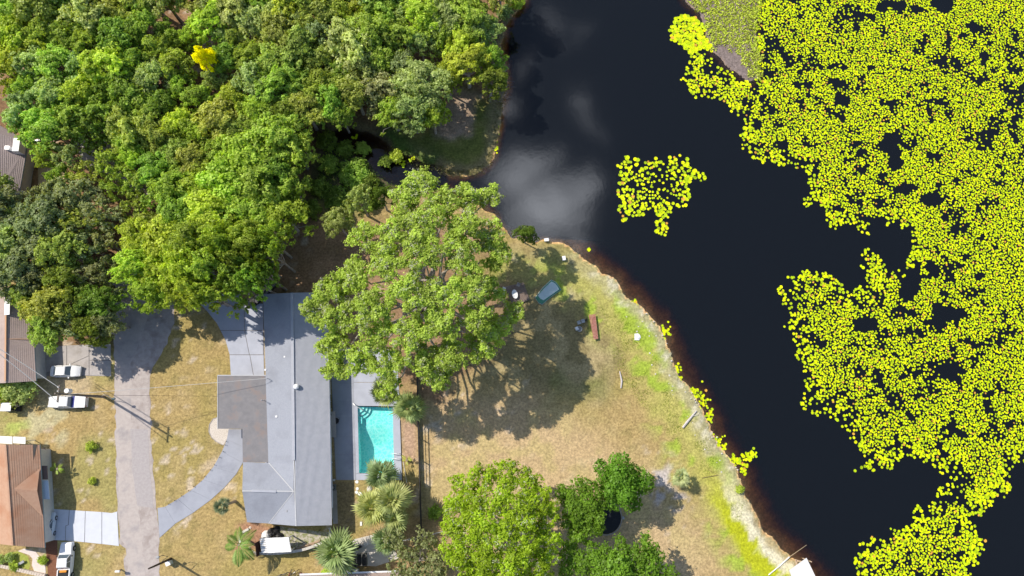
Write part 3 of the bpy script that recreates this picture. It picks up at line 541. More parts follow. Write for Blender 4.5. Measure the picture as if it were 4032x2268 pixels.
palm(2680,1880,46,2.6,'lone small fan palm on the sandy patch near the lake bank', tone=(.30,.40,.17), n=26)
palm(875,1992,38,4.2,'small lone palm on the front lawn beside the curved driveway', tone=(.14,.20,.10), n=24, lean=(.5, .2))
palm(940,2145,85,4.0,'palm with few long feathery fronds beside the pergola', 'pin', n=9, tone=(.13,.24,.04))
palm(224,1846,32,1.6,'small feathery palm in the shade of the terracotta house', 'pin', n=8, tone=(.20,.32,.04))
palm(1602,1812,26,1.0,'knee-high palm seedling in the bed right of the pool', 'pin', n=7, tone=(.28,.36,.05))
# dead spiky plant
o = thing('spiky_plant', 'dried pinkish spiky yucca between the palms and the dark fence', 'plant', P(1603,1933)); 
for i in range(34):
    me = FF[0] if False else None
    mb = MB(); a = i*2.4; e = random.uniform(.1, 1.2); L_ = random.uniform(.8, 1.15); dv = Vector((math.cos(a)*math.cos(e), math.sin(a)*math.cos(e), math.sin(e))); pr = Vector((-math.sin(a), math.cos(a), 0))*.05
    mb.add([dv*.05-pr, dv*.05+pr, dv*L_*.6+pr*.8, dv*L_, dv*L_*.6-pr*.8], [(0, 1, 2, 3, 4)]); mb.go('leaf', mat('dry_leaf', (.62,.44,.36), .8), o)
print('FRAME',P(0,0),P(4032,0),P(0,2268),P(4032,2268),P(2016,1134))
#REST
# ------------------------------------------------------------------ roads and drives
def slab(name, px, z, m, th=.06, parent=None, kind=None, rough=0, off=None):
    pts = ccw([P(x, y, z) for x, y in px])
    if rough:
        rr_ = random.Random(len(name)); q = []
        for a, b in zip(pts, pts[1:]+pts[:1]):
            n = max(1, int((b-a).length/.8)); q += [a.lerp(b, i/n)+Vector((rr_.gauss(0, rough), rr_.gauss(0, rough), 0)) for i in range(n)]
        pts = q
    mb = MB().prism(pts, z-th, z); o = mb.go(name, m, parent, off=off)
    if kind: tag(o, kind=kind)
    return o
ROADM = mat('road_asphalt', (.415,.365,.35), .9, (.47,.425,.405), 2.2, 6, bump=.3, bscale=18, col3=(.30,.28,.29), scale3=.35)
ROADS = mat('sandy_road_surface', (.37,.325,.31), .95, (.46,.415,.40), 1.6, 6, bump=.4, bscale=10, col3=(.28,.235,.22), scale3=.5)
slab('road', [(448,1300),(454,1700),(462,2010),(468,2130),(492,2160),(495,2300),(630,2300),(622,2180),(626,2110),(614,2000),(600,1830),(590,1640),(590,1480),(600,1440),(635,1390),(665,1330),(684,1270),(684,1180),(640,1110),(560,1060),(470,1080),(446,1180)], .02, ROADS, kind='structure', rough=.13)
slab('asphalt_strip', [(452,1430),(455,1700),(470,2010),(474,2120),(503,2160),(504,2300),(575,2300),(545,2000),(517,1700),(515,1430),(560,1330),(590,1230),(560,1120),(470,1090),(450,1180)], .026, ROADM, th=.02, kind='structure', rough=.09)
slab('road_patch', [(513,1688),(584,1690),(590,1850),(604,2000),(540,1990),(522,1850)], .032, mat('patch_asphalt', (.355,.325,.33), .9, (.41,.38,.385), 3, bump=.3), th=.02, kind='structure', rough=.05)
def panels(name, quads_, z, base_m, m, inset=.03, base_pts=None):
    """a concrete drive of separate panels over a darker bed"""
    b = slab(name, base_pts, z-.045, base_m, kind='structure')
    for q in quads_:
        pts = ccw([P(x, y, z) for x, y in q]); c = sum(pts, Vector())/len(pts)
        pts = [p+(c-p).normalized()*inset for p in pts]
        MB().prism(pts, z-.08, z).go('slab', m, b)
    return b
BED = mat('joint_bed', (.20,.19,.19), .95, (.28,.26,.25), 3)
# front driveway upper apron
def grid_quads(l, r):
    return [(l[i], r[i], r[i+1], l[i+1]) for i in range(len(l)-1)]
UP = [(775,1120),(835,1020),(950,1020),(948,1175),(1035,1195),(1042,1480),(909,1480),(905,1400),(888,1340),(855,1275),(815,1225)]
pn = [[(835,1020),(892,1020),(892,1170),(775,1182),(775,1120)],[(894,1020),(950,1020),(948,1175),(894,1170)],
 [(776,1184),(892,1172),(948,1177),(960,1180),(962,1300),(868,1300),(855,1275),(815,1225)],[(962,1181),(1036,1197),(1036,1300),(964,1300)],
 [(869,1302),(962,1302),(981,1396),(904,1396),(888,1340)],[(964,1302),(1036,1302),(1036,1396),(983,1396)],[(904,1398),(983,1398),(998,1482),(909,1482)],[(985,1398),(1038,1398),(1040,1482),(1000,1482)]]
panels('driveway', pn, .05, BED, CONC, .015, [(775,1120),(835,1020),(950,1020),(948,1175),(1038,1195),(1042,1482),(909,1482),(904,1396),(888,1340),(855,1275),(815,1225),(776,1184)])
outer = [(900,1690),(893,1730),(874,1778),(840,1838),(800,1888),(752,1930),(700,1965),(650,1995),(620,2000)]
inner = [(960,1690),(958,1760),(956,1822),(930,1866),(885,1918),(830,1968),(762,2018),(690,2062),(628,2118)]
for_b = outer+list(reversed(inner))
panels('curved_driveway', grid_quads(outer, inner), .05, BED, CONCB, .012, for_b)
DRW = mat('bright_concrete', (.60,.63,.70), .8, (.56,.585,.65), 1.2, bump=.08, bscale=15)
panels('west_driveway', [[(180,2002),(272,2008),(268,2066),(258,2070),(256,2128),(178,2126)],[(274,2008),(335,2012),(332,2135),(258,2128),(260,2071),(270,2067)],[(337,2012),(400,2016),(400,2142),(334,2135)],[(402,2016),(440,2020),(461,2014),(468,2150),(402,2142)]], .05, BED, DRW, .012,
 [(180,2002),(335,2012),(440,2020),(461,2014),(468,2150),(402,2142),(258,2128),(178,2126)])
panels('neighbour_driveway', [[(140,1365),(262,1362),(262,1440),(140,1480)],[(264,1360),(350,1356),(350,1400),(264,1440)],[(352,1356),(436,1354),(436,1418),(352,1418)],[(352,1420),(436,1420),(438,1482),(352,1478)],[(264,1442),(350,1402),(350,1478),(264,1476)]], .05, BED, CONC2, .02,
 [(140,1365),(262,1360),(436,1354),(438,1482),(264,1478),(140,1482)])
# gravel bulb beside the drive
GRAVEL = mat('gravel_bed', (.50,.44,.38), .95, (.66,.61,.55), 9, 4, bump=.8, bscale=9, lo=.4, hi=.6)
slab('gravel_bed', [(862,1640),(838,1650),(824,1672),(822,1700),(832,1722),(850,1738),(880,1753),(893,1730),(902,1690),(905,1640)], .03, GRAVEL, kind='structure')
mb = MB(); rim = [P(x, y, .05) for x, y in [(860,1642),(838,1650),(824,1672),(822,1700),(832,1722),(850,1738),(880,1753)]]; mb.tube(rim, .05, 5); tag(mb.go('gravel_edging', CONC2), 'thin curved edging round the gravel bed at the porch corner', 'edging')
slab('woodland_drive', [(270,455),(350,440),(345,510),(420,560),(520,640),(590,760),(560,800),(500,760),(450,700),(330,640),(290,560)], .03, CONC2, kind='structure')
slab('yard_patch', [(150,650),(260,660),(250,720),(150,730)], .02, mat('bare_sand', (.60,.47,.30), .95, (.5,.4,.25), 2), kind='structure')
# ------------------------------------------------------------------ main house
def roofpoly(px, z): return [P(x, y, zz) for (x, y), zz in zip(px, z)]
house = thing('long_house', 'long low house with grey shingle roof and brown flat roofed porch beside the pool', 'house', P(1165, 1620)); HO = house.location.copy()
# main axes from the ridge and eaves
EZ, RZ = 3.5, 5.1
nw, ne, sw, se = P(1036,1158,EZ), P(1289,1150,EZ), P(1060,2062,EZ), P(1306,2068,EZ)
rn, rs_ = P(1150,1153,RZ), P(1166,2071,RZ)
def courses(mb, a0, a1, b0, b1, n, step=.035):
    """overlapping shingle courses from eave edge a to ridge edge b"""
    up = (b0-a0).cross(a1-a0).normalized(); up = up if up.z > 0 else -up
    for i in range(n):
        p0, p1 = a0.lerp(b0, i/n), a1.lerp(b1, i/n); q0, q1 = a0.lerp(b0, (i+1)/n), a1.lerp(b1, (i+1)/n)
        h = up*step
        mb.add([p0+h, p1+h, q1, q0, p0, p1], [(0, 1, 2, 3), (4, 5, 1, 0)])
def roofpart(name, a0, a1, b0, b1, n, m, step=.035):
    mb = MB(); courses(mb, a0, a1, b0, b1, n, step); dz = Vector((0, 0, -.16))
    mb.add([a0+dz, a1+dz, a1, a0], [(0, 1, 2, 3)]); mb.add([a0+dz, a1+dz, b1+dz, b0+dz], [(3, 2, 1, 0)])
    mb.add([a0+dz, a0, b0, b0+dz], [(0, 1, 2, 3)]); mb.add([a1+dz, a1, b1, b1+dz], [(3, 2, 1, 0)])
    return mb
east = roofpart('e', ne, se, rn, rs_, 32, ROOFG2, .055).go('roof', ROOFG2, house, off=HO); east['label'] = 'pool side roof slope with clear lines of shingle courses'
ms = P(1157, 1935, RZ)   # where the wing ridge meets
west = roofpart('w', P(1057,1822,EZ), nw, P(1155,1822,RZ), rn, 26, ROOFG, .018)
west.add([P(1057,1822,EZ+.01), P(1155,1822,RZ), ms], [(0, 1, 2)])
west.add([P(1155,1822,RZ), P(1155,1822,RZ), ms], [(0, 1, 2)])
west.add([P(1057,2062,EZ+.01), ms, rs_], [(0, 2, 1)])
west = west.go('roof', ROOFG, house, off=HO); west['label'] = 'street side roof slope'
# wing
wz = 5.05
w_nw, w_ne, w_sw, w_se = P(957,1820,EZ), P(1058,1822,EZ), P(973,2056,EZ), P(1058,2061,EZ); w_r0, w_r1 = P(954,1933,wz), ms-Vector((0,0,.05))
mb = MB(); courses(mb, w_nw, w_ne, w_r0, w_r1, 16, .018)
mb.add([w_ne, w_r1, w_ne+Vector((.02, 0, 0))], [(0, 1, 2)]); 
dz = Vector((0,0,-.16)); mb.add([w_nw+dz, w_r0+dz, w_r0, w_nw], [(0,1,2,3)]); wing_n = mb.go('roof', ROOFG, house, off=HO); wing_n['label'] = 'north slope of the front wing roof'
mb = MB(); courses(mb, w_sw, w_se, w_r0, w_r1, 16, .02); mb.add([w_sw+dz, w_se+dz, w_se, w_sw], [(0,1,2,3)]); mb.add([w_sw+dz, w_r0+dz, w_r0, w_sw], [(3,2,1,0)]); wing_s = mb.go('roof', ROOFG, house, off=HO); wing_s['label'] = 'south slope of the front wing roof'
# valley flashings and ridge caps
def strip(mb, a, b, w, lift=.03, th=.03):
    a, b = Vector(a), Vector(b); t_ = (b-a).normalized(); s_ = t_.cross(Vector((0,0,1))).normalized()*w/2; u = Vector((0,0,lift)); k = Vector((0,0,th))
    mb.add([a-s_+u, a+s_+u, b+s_+u, b-s_+u, a-s_+u+k, a+s_+u+k, b+s_+u+k, b-s_+u+k], [(0,3,2,1),(4,5,6,7),(0,1,5,4),(1,2,6,5),(2,3,7,6),(3,0,4,7)])
CAP = mat('pale_flashing', (.44,.45,.48), .7, (.50,.51,.53), 3)
for a, b in ((w_ne, ms), (w_se, ms)):
    mb = MB(); strip(mb, a+Vector((0,0,.02)), b, .10); mb.go('valley_flashing', CAP, house, off=HO)
mb = MB(); strip(mb, w_r0, w_r1, .16, .02); mb.go('ridge_cap', CAP, house, off=HO)
mb = MB(); strip(mb, P(992,1932,wz), P(1088,1935,wz), .34, .05, .06); mb.go('ridge_vent', ROOFG2, house, off=HO)
mb = MB(); strip(mb, rn, P(1157,1812,RZ), .42, .05, .10); mb.go('ridge_vent', ROOFG2, house, off=HO)
mb = MB(); strip(mb, P(1157,1812,RZ), rs_, .16, .03, .03); mb.go('ridge_cap', CAP, house, off=HO)
# flat roof
fl = ccw([P(x, y, 3.3) for x, y in [(857,1478),(1052,1478),(1056,1560),(1058,1700),(1064,1820),(957,1820),(955,1689),(857,1688)]])
MB().prism(fl, 3.12, 3.42).go('porch_roof', ROOFFLAT, house, off=HO)
mb = MB(); strip(mb, P(857,1478,3.42), P(1050,1478,3.42), .14, .01, .05); mb.go('roof_edge_trim', CAP, house, off=HO)
mb = MB(); strip(mb, P(857,1480,3.42), P(857,1687,3.42), .08, .01, .04); mb.go('roof_edge_trim', CAP, house, off=HO)
mb = MB(); strip(mb, P(1056,1482,3.44), P(1062,1820,3.44), .10, .02, .04); mb.go('roof_edge_trim', CAP, house, off=HO)
# gable end triangles and walls
def wallbox(a, b, z0, z1, th, m, name='wall', parent=None, off=None):
    a, b = Vector((a[0], a[1], 0)), Vector((b[0], b[1], 0)); t_ = (b-a).normalized(); n_ = Vector((-t_.y, t_.x, 0))*th/2
    return MB().prism(ccw([a-n_, b-n_, b+n_, a+n_]), z0, z1).go(name, m, parent, off=off)
def shrink(p, c, k): v = Vector((c[0]-p[0], c[1]-p[1], 0)); return Vector((p[0], p[1], 0))+v.normalized()*k
cen = (nw+ne+sw+se)/4
def flat2(v): return Vector((v.x, v.y, 0))
ax = (flat2(ne)-flat2(nw)).normalized(); ay = (flat2(se)-flat2(ne)).normalized()
A = flat2(nw)+ax*.6+ay*.6; B = flat2(ne)-ax*.6+ay*.6; Cc = flat2(se)-ax*.6-ay*.5; Dd = flat2(sw)+ax*.0-ay*.5
wA = flat2(w_nw)+ax*.6+ay*.5; wB = flat2(w_sw)+ax*.5-ay*.5
wallbox(A, B, 0, EZ-.1, .2, WALL, parent=house, off=HO); wallbox(B+ay*.1, Cc-ay*.1, 0, EZ-.1, .2, WALL, parent=house, off=HO); wallbox(Cc, wB, 0, EZ-.2, .2, WALL, parent=house, off=HO)
wallbox(wA+ay*.1, wB-ay*.1, 0, EZ-.2, .2, WALL, parent=house, off=HO); wallbox(A+ay*.1, flat2(P(1057,1822))+ax*.6, 0, EZ-.1, .2, WALL, parent=house, off=HO)
MB().add([nw+ay*.5+dz, ne+ay*.5+dz, rn+ay*.5+dz], [(0,1,2)]).go('gable', WALL, house, off=HO); MB().add([sw-ay*.5+dz, se-ay*.5+dz, rs_-ay*.5+dz], [(2,1,0)]).go('gable', WALL, house, off=HO)
MB().add([w_nw+ax*.5+dz, w_sw+ax*.5+dz, w_r0+ax*.5+dz], [(0,1,2)]).go('gable', WALL, house, off=HO)
# east wall windows, door, gutter
for k, (f0, wd_) in enumerate([(.08,1.6),(.2,1.6),(.34,1.2),(.62,1.8),(.76,1.2),(.9,1.6)]):
    c = B.lerp(Cc, f0)+ax*.12; M = Matrix.Translation(c) @ Matrix(((ay.x,-ax.x,0,0),(ay.y,-ax.y,0,0),(0,0,1,0),(0,0,0,1)))
    fr = MB().box(-wd_/2-.07, wd_/2+.07, -.05, 0, .95, 2.25, M).go('window', TRIM, house, off=HO)
    MB().box(-wd_/2, wd_/2, -.08, -.051, 1.02, 2.18, M).go('pane', WGLASS, fr, off=HO)
c = B.lerp(Cc, .48)+ax*.12; M = Matrix.Translation(c) @ Matrix(((ay.x,-ax.x,0,0),(ay.y,-ax.y,0,0),(0,0,1,0),(0,0,0,1)))
dr_ = MB().box(-1.2, 1.2, -.05, 0, .05, 2.2, M).go('sliding_door', TRIM, house, off=HO); MB().box(-1.1, -.03, -.08, -.051, .15, 2.1, M).go('pane', WGLASS, dr_, off=HO); MB().box(.03, 1.1, -.08, -.051, .15, 2.1, M).go('pane', WGLASS, dr_, off=HO)
mb = MB(); mb.tube([P(1296,1490,EZ-.25), P(1309,2000,EZ-.25)], .09, 6); mb.go('gutter', TRIM, house, off=HO)
# roof fittings
def vent(px, py, z, w, h, label, m=WHITE):
    p = P(px, py, z); return MB().box(p.x-w/2, p.x+w/2, p.y-w/2, p.y+w/2, z-.3, z+h).go('roof_vent', m, house, off=HO)
def ez(px): return RZ-(1155-px)/100*(RZ-EZ)*.95
tv = P(1165,1522,5.5); mb = MB(); mb.disc((tv.x, tv.y), .22, 4.7, 5.25, 14); mb.dome((tv.x, tv.y, 5.25), .42, .42, .33, 16, 5); mb.disc((tv.x, tv.y), .42, 5.16, 5.25, 16); o = mb.go('turbine_vent', WHITE, house, off=HO, smooth=False)
vent(1121,1405,ez(1121), .24, .16, ''); vent(1089,1640,ez(1089), .3, .15, ''); vent(1130,2012,ez(1130)-.1, .2, .12, '', GREY); vent(1045,1456,ez(1050)+.1, .28, .06, '', WHITE)
mb = MB(); q = P(1041,1577,3.4); mb.tube([q, q+Vector((0,0,1.5))], .04, 6); mb.dome((q.x, q.y, 4.85), .13, .13, .14, 8, 3); mb.tube([q+Vector((-.25,0,1.1)), q+Vector((.25,.1,1.1))], .025, 4); mb.go('vent_pipe', GREY, house, off=HO)
mast = P(1060,1492,3.4); mb = MB(); mb.tube([mast, mast+Vector((0,0,1.35))], .05, 6); mb.tube([mast+Vector((0,0,1.25)), mast+Vector((-.25,-.1,1.1)), mast+Vector((-.2,-.2,.9))], .03, 5); mb.go('service_mast', GREY, house, off=HO)
# ------------------------------------------------------------------ pool
PZ = .06
Pc = [P(1408,1600,PZ), P(1546,1606,PZ), P(1551,1863,PZ), P(1414,1862,PZ)]   # nw ne se sw
dk = tag(MB().add([], []).go('pool_deck', BED), kind='structure') if False else None
deckb = slab('pool_deck', [(1298,1370),(1406,1370),(1406,1890),(1322,1890)], PZ-.045, BED, kind='structure')
def deckpanel(q, ins=.012, py_=False):
    pts = ccw([P(x, y, PZ) for x, y in q]); c = sum(pts, Vector())/len(pts); pts = [p+(c-p).normalized()*ins for p in pts]; MB().prism(pts, PZ-.30, PZ).go('slab', CONCB if py_ else CONC, deckb)
ys = [1370,1510,1580,1645,1720,1790,1890]
def lx(y): return 1300+(y-1370)/520*24
def mxx(y): return 1391+(y-1370)/520*10
for i in range(6):
    deckpanel([(lx(ys[i]), ys[i]), (mxx(ys[i]), ys[i]), (mxx(ys[i+1]), ys[i+1]), (lx(ys[i+1]), ys[i+1])], py_=True)  # house-side strip in darker concrete: the house shade is put into its colour
deckpanel([(1391,1370),(1475,1370),(1478,1505),(1393,1505)]); deckpanel([(1475,1370),(1560,1380),(1570,1505),(1478,1505)]); deckpanel([(1393,1506),(1570,1506),(1573,1600),(1395,1598)])
deckpanel([(1395,1599),(1408,1599),(1414,1863),(1401,1863)], .004); deckpanel([(1546,1601),(1573,1601),(1582,1863),(1551,1863)], .004); deckpanel([(1401,1864),(1582,1864),(1583,1890),(1402,1890)], .008)
AQ = mat('pool_plaster', (.44,.80,.79), .6, (.48,.84,.83), 1.5)
def lerp2(u, v):
    a = Pc[0].lerp(Pc[1], u); b = Pc[3].lerp(Pc[2], u); return a.lerp(b, v)
def pdepth(v): 
    return -1.15-1.35*float(ss(.25, .68, np.array(v)))+1.2*float(ss(.86, 1.0, np.array(v)))
mb = MB(); nu, nv = 2, 24; vs = []
for j in range(nv+1):
    for i in range(nu+1):
        q = lerp2(i/nu, j/nv); vs.append((q.x, q.y, pdepth(j/nv)))
fs = [(j*(nu+1)+i, j*(nu+1)+i+1, (j+1)*(nu+1)+i+1, (j+1)*(nu+1)+i) for j in range(nv) for i in range(nu)]
mb.add(vs, fs)
for u in (0, 1):
    for j in range(nv):
        a, b = lerp2(u, j/nv), lerp2(u, (j+1)/nv); mb.add([(a.x, a.y, pdepth(j/nv)), (b.x, b.y, pdepth((j+1)/nv)), (b.x, b.y, PZ-.02), (a.x, a.y, PZ-.02)], [(0,1,2,3)])
for v in (0, 1):
    a, b = lerp2(0, v), lerp2(1, v); mb.add([(a.x, a.y, pdepth(v)), (b.x, b.y, pdepth(v)), (b.x, b.y, PZ-.02), (a.x, a.y, PZ-.02)], [(0,1,2,3)])
pool = thing('swimming_pool', 'rectangular turquoise swimming pool with corner steps', 'pool', P(1480,1730)); PO = pool.location.copy()
mb.go('basin', AQ, pool, off=PO)
# steps
cx_, cy_ = lerp2(0, 0), 0; uu = (lerp2(1, 0)-lerp2(0, 0)).normalized(); vv = (lerp2(0, 1)-lerp2(0, 0)).normalized()
STEPM = mat('step_plaster', (.62,.80,.78), .6); EDGE = mat('step_edge', (.85,.86,.85), .6)
for r_, z_ in ((2.0, -.85), (1.5, -.58), (1.0, -.32)):
    o_ = lerp2(0, 0)+Vector((0, 0, 0)); pts = [Vector((o_.x, o_.y))]+[Vector(((o_+uu*r_*math.cos(a)+vv*r_*math.sin(a)).x, (o_+uu*r_*math.cos(a)+vv*r_*math.sin(a)).y)) for a in [k*math.pi/2/10 for k in range(11)]]
    MB().prism(ccw(pts), -1.3, z_).go('step', AQ, pool, off=PO)
    mb = MB()
    for k in range(10):
        if k in (3, 6): continue
        a0, a1 = k*math.pi/20, (k+1)*math.pi/20
        q = [o_+uu*rr*math.cos(a)+vv*rr*math.sin(a) for rr, a in ((r_-.16, a0), (r_-.02, a0), (r_-.02, a1), (r_-.16, a1))]
        mb.prism(ccw([(v.x, v.y) for v in q]), z_, z_+.012)
    mb.go('step_edge', EDGE, pool, off=PO)
a = lerp2(0, .25); MB().prism(ccw([(v.x, v.y) for v in (lerp2(0,.16), lerp2(.10,.16), lerp2(.10,.26), lerp2(0,.26))]), -1.3, -.45).go('bench', AQ, pool, off=PO)
# water
wm2 = bpy.data.materials.new('pool_water'); wm2.use_nodes = True; t = wm2.node_tree; t.nodes.clear(); l = t.links.new
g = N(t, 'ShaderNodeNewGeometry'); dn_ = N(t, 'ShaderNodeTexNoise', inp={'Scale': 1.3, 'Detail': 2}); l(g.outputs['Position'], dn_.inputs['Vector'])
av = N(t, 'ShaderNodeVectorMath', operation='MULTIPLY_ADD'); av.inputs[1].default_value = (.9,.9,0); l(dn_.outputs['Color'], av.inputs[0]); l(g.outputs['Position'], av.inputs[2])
vo = N(t, 'ShaderNodeTexVoronoi', feature='DISTANCE_TO_EDGE', inp={'Scale': 1.9}); l(av.outputs[0], vo.inputs['Vector'])  # bright caustic light network, put into the water tint
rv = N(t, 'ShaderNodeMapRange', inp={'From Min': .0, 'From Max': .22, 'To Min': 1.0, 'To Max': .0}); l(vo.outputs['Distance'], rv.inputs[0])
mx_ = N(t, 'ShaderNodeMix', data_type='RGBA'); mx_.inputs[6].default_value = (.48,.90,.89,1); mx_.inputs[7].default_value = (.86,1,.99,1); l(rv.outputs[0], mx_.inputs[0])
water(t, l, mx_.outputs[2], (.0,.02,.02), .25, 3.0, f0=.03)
q = [lerp2(0,0), lerp2(1,0), lerp2(1,1), lerp2(0,1)]; mk('water', [Vector((v.x, v.y, -.12)) for v in q], [(0,1,2,3)], wm2, pool, off=PO)
def rail(name, pts, label, r=.035, m=STEEL, cat='handrail', group=None):
    o = MB(); o.tube(pts, r, 6); b = Vector(pts[0]); b.z = 0; r_ = o.go(name, m, off=b); r_.location = b; return tag(r_, label, cat, group)
a = P(1394,1590,PZ); rail('handrail', [a, a+Vector((0,0,.8)), a+Vector((.3,-.25,.95)), P(1427,1614,-.1)+Vector((0,0,.35)), P(1430,1617,-.3)], 'white handrail leading down to the corner steps of the pool', .07, WHITE)
lad = thing('pool_ladder', 'curved white pool ladder rails on the east side of the pool', 'pool ladder', P(1552,1795,PZ)); LO = lad.location.copy()
for yy in (1786, 1806):
    a = P(1574, yy, PZ); mb = MB(); mb.tube([a, a+Vector((-.05,0,.6)), a+Vector((-.4,.05,.78)), a+Vector((-.85,.05,.7)), a+Vector((-1.15,0,.2)), a+Vector((-1.2,0,-1.0))], .05, 6); mb.go('rail', WHITE, lad, off=LO)
for zz in (-.4, -.7): mb = MB(); mb.tube([P(1574,1786,PZ)+Vector((-1.2,0,zz)), P(1574,1806,PZ)+Vector((-1.2,0,zz))], .04, 5); mb.go('rung', WHITE, lad, off=LO)
# outdoor counter, fire bowl, etc
ct = thing('patio_counter', 'long grey counter table against the house wall in the shade by the pool', 'table', P(1312,1668)); O_ = ct.location.copy()
MB().prism(ccw([P(x,y,.75) for x,y in [(1299,1621),(1320,1620),(1324,1722),(1303,1722)]]), .68, .75).go('top', mat('grey_tile', (.40,.37,.36), .8, (.48,.45,.44), 5), ct, off=O_)
for x, y in [(1302,1625),(1317,1625),(1305,1716),(1320,1716)]:
    p = P(x,y,.68); MB().box(p.x-.05,p.x+.05,p.y-.05,p.y+.05,0,.68).go('leg', DARKW, ct, off=O_)
for x, y, lb in [(1302,1633,'small dark pot at the north end of the long patio counter'),(1300,1692,'dark pot at the south end of the long patio counter'),(1300,1705,'second dark pot beside the south end of the patio counter')]:
    p = P(x,y,.75); o = thing('pot', lb, 'pot', p, 0); mb = MB(); mb.tube([(0,0,0),(0,0,.12),(0,0,.2)],[.1,.15,.13],10); mb.go('body', BLACK, o)
p = P(1323,1657,.6); fb = thing('fire_bowl', 'round dark brown fire bowl beside the patio counter', 'fire pit', (p.x,p.y,PZ)); mb = MB()
mb.tube([(0,0,0),(0,0,.25),(0,0,.5),(0,0,.56)],[.18,.35,.46,.46],16,False); mb.go('bowl', mat('rust_bowl', (.09,.045,.03), .7), fb); mb = MB(); mb.disc((0,0), .38, .38, .42, 14); mb.go('ash', BLACK, fb); mb=MB(); mb.tube([(.3,.2,.55),(.6,.3,.62)],.03,5); mb.go('handle', BLACK, fb)
# air conditioner and pool pump, lights on the wall
ac = thing('air_conditioner', 'dark air conditioning unit beside the house wall south of the pool', 'air conditioner', P(1313,1918)); MB().box(-.45,.45,-.45,.45,.05,.85).go('casing', mat('ac_grey', (.16,.17,.18), .6), ac); mb=MB(); mb.disc((0,0),.36,.851,.88,18); mb.go('fan_grille', BLACK, ac)
mb=MB()
for k in range(4): mb.box(-.3,.3,-.04,.04,.881,.9,Matrix.Rotation(k*math.pi/4,4,'Z'))
mb.go('fan_blade', STEEL, ac)
ap = slab('ac_pad', [(1303,1930),(1326,1930),(1330,2062),(1312,2062)], .04, CONC2, kind='structure')
for (x, y, lb) in [(1305,1821,'white bucket by the house wall beside the pool terrace'),(1316,1890,'small white bin at the south end of the shaded terrace')]:
    p = P(x,y,.3); o = thing('bucket', lb, 'bucket', (p.x,p.y,PZ)); mb=MB(); mb.tube([(0,0,0),(0,0,.35)],[.13,.16],10); mb.go('body', WHITE, o); mb=MB(); mb.disc((0,0),.17,.351,.38,12); mb.go('lid', TRIM, o)
# stepping stones
for i, (x, y, r_) in enumerate([(1405,1897,.26),(1407,1924,.24),(1404,1938,.27),(1417,1944,.29),(1429,1951,.27),(1440,1958,.25),(1453,1964,.27),(1466,1958,.3)]):
    p = P(x, y); rnd = random.Random(i); mb = MB(); mb.prism([(r_*rnd.uniform(.85,1.1)*math.cos(k*.628), r_*rnd.uniform(.85,1.1)*math.sin(k*.628)) for k in range(10)], -.05, .07)
    lb = ['white round stepping stone touching the terrace corner','white stepping stone second down from the terrace','stepping stone where the row turns toward the palms','large stepping stone just after the turn of the row','stepping stone midway along the slanting row','smaller stone late in the slanting row to the palms','stepping stone partly under the palm fronds','last stepping stone hidden among palm fronds'][i]
    o = mb.go('stepping_stone', WHITEW); o.location = p; tag(o, lb, 'stepping stone', 'white stepping stones from the terrace to the palms')
o = MB().go('x', None) if False else None
p = P(1455,1925); mb = MB(); mb.dome((0,0,-.05), .45,.55,.35, 9,3); o = mb.go('boulder', STONE); o.location = p; tag(o, 'pale boulder just below the pool beside the palms', 'boulder')
p = P(1422,2062); o = MB().box(-.15,.15,-.3,.3,0,.12).go('paver', WHITEW); o.location = p; tag(o, 'single white paver on the grass east of the house corner', 'paver')
# pool side retaining edge, white pole lying
mb = MB(); mb.tube([P(1576,1655,.0),P(1583,1862,.0),P(1584,1905,.0)], .09, 5); tag(mb.go('bed_edging', DARKW), 'dark timber edging along the east side of the pool terrace', 'edging')
mb = MB(); mb.tube([P(1586,1808,.1),P(1602,1902,.1)], .03, 5); tag(mb.go('pole', WHITE), 'thin white pole lying in the bed beside the pool', 'pole')
# ------------------------------------------------------------------ fences
FM = mat('dark_fence', (.022,.022,.024), .7, (.04,.038,.036), 3)
def fence(name, pts, label, h, post_sp, rails, solid=0, m=FM, cat='fence', bw=.14):
    P3 = [P(x, y) for x, y in pts]; o = thing(name, label, cat, P3[0]); O_ = P3[0].copy(); pm = None; bmesh_ = {}
    for a, b in zip(P3, P3[1:]):
        L_ = (b-a).length; n = max(1, round(L_/post_sp)); t_ = (b-a)/L_; ang = math.atan2(t_.y, t_.x)
        for i in range(n+1 if b is P3[-1] else n):
            q = a+t_*L_*i/n; M = Matrix.Translation(q-O_) @ Matrix.Rotation(ang, 4, 'Z')
            if pm is None: oo = MB().box(-.06,.06,-.06,.06,-.1,h+.12).go('post', m, o); pm = oo.data
            else: oo = ob('post', pm, o)
            oo.matrix_local = M
        for z0, z1, w in rails:
            M = Matrix.Translation(a-O_) @ Matrix.Rotation(ang, 4, 'Z'); MB().box(0, L_, -w/2, w/2, z0, z1, M).go('rail', m, o)
        if solid:
            k = int(L_/bw)
            for i in range(k):
                if 'b' not in bmesh_: oo = MB().box(.004, bw-.006, .04, .065, .05, solid).go('board', m, o); bmesh_['b'] = oo.data
                else: oo = ob('board', bmesh_['b'], o)
                oo.matrix_local = Matrix.Translation(a+t_*L_*i/k-O_) @ Matrix.Rotation(ang, 4, 'Z')
    return o
fence('rail_fence', [(1645,1440),(1648,1640),(1655,1895)], 'tall black open rail fence with a boarded base between pool bed and east yard', 1.9, 3.4, [(1.78,1.9,.10),(1.15,1.22,.06),(.1,.75,.10)])
fence('board_fence', [(1655,1899),(1661,2112)], 'black solid board fence continuing south from the pool fence', 1.85, 2.4, [(1.75,1.85,.09),(.3,.42,.06)], solid=1.85, bw=.20)
CF = mat('galvanised', (.50,.50,.50), .5, (.6,.6,.6), 4, metal=.3)
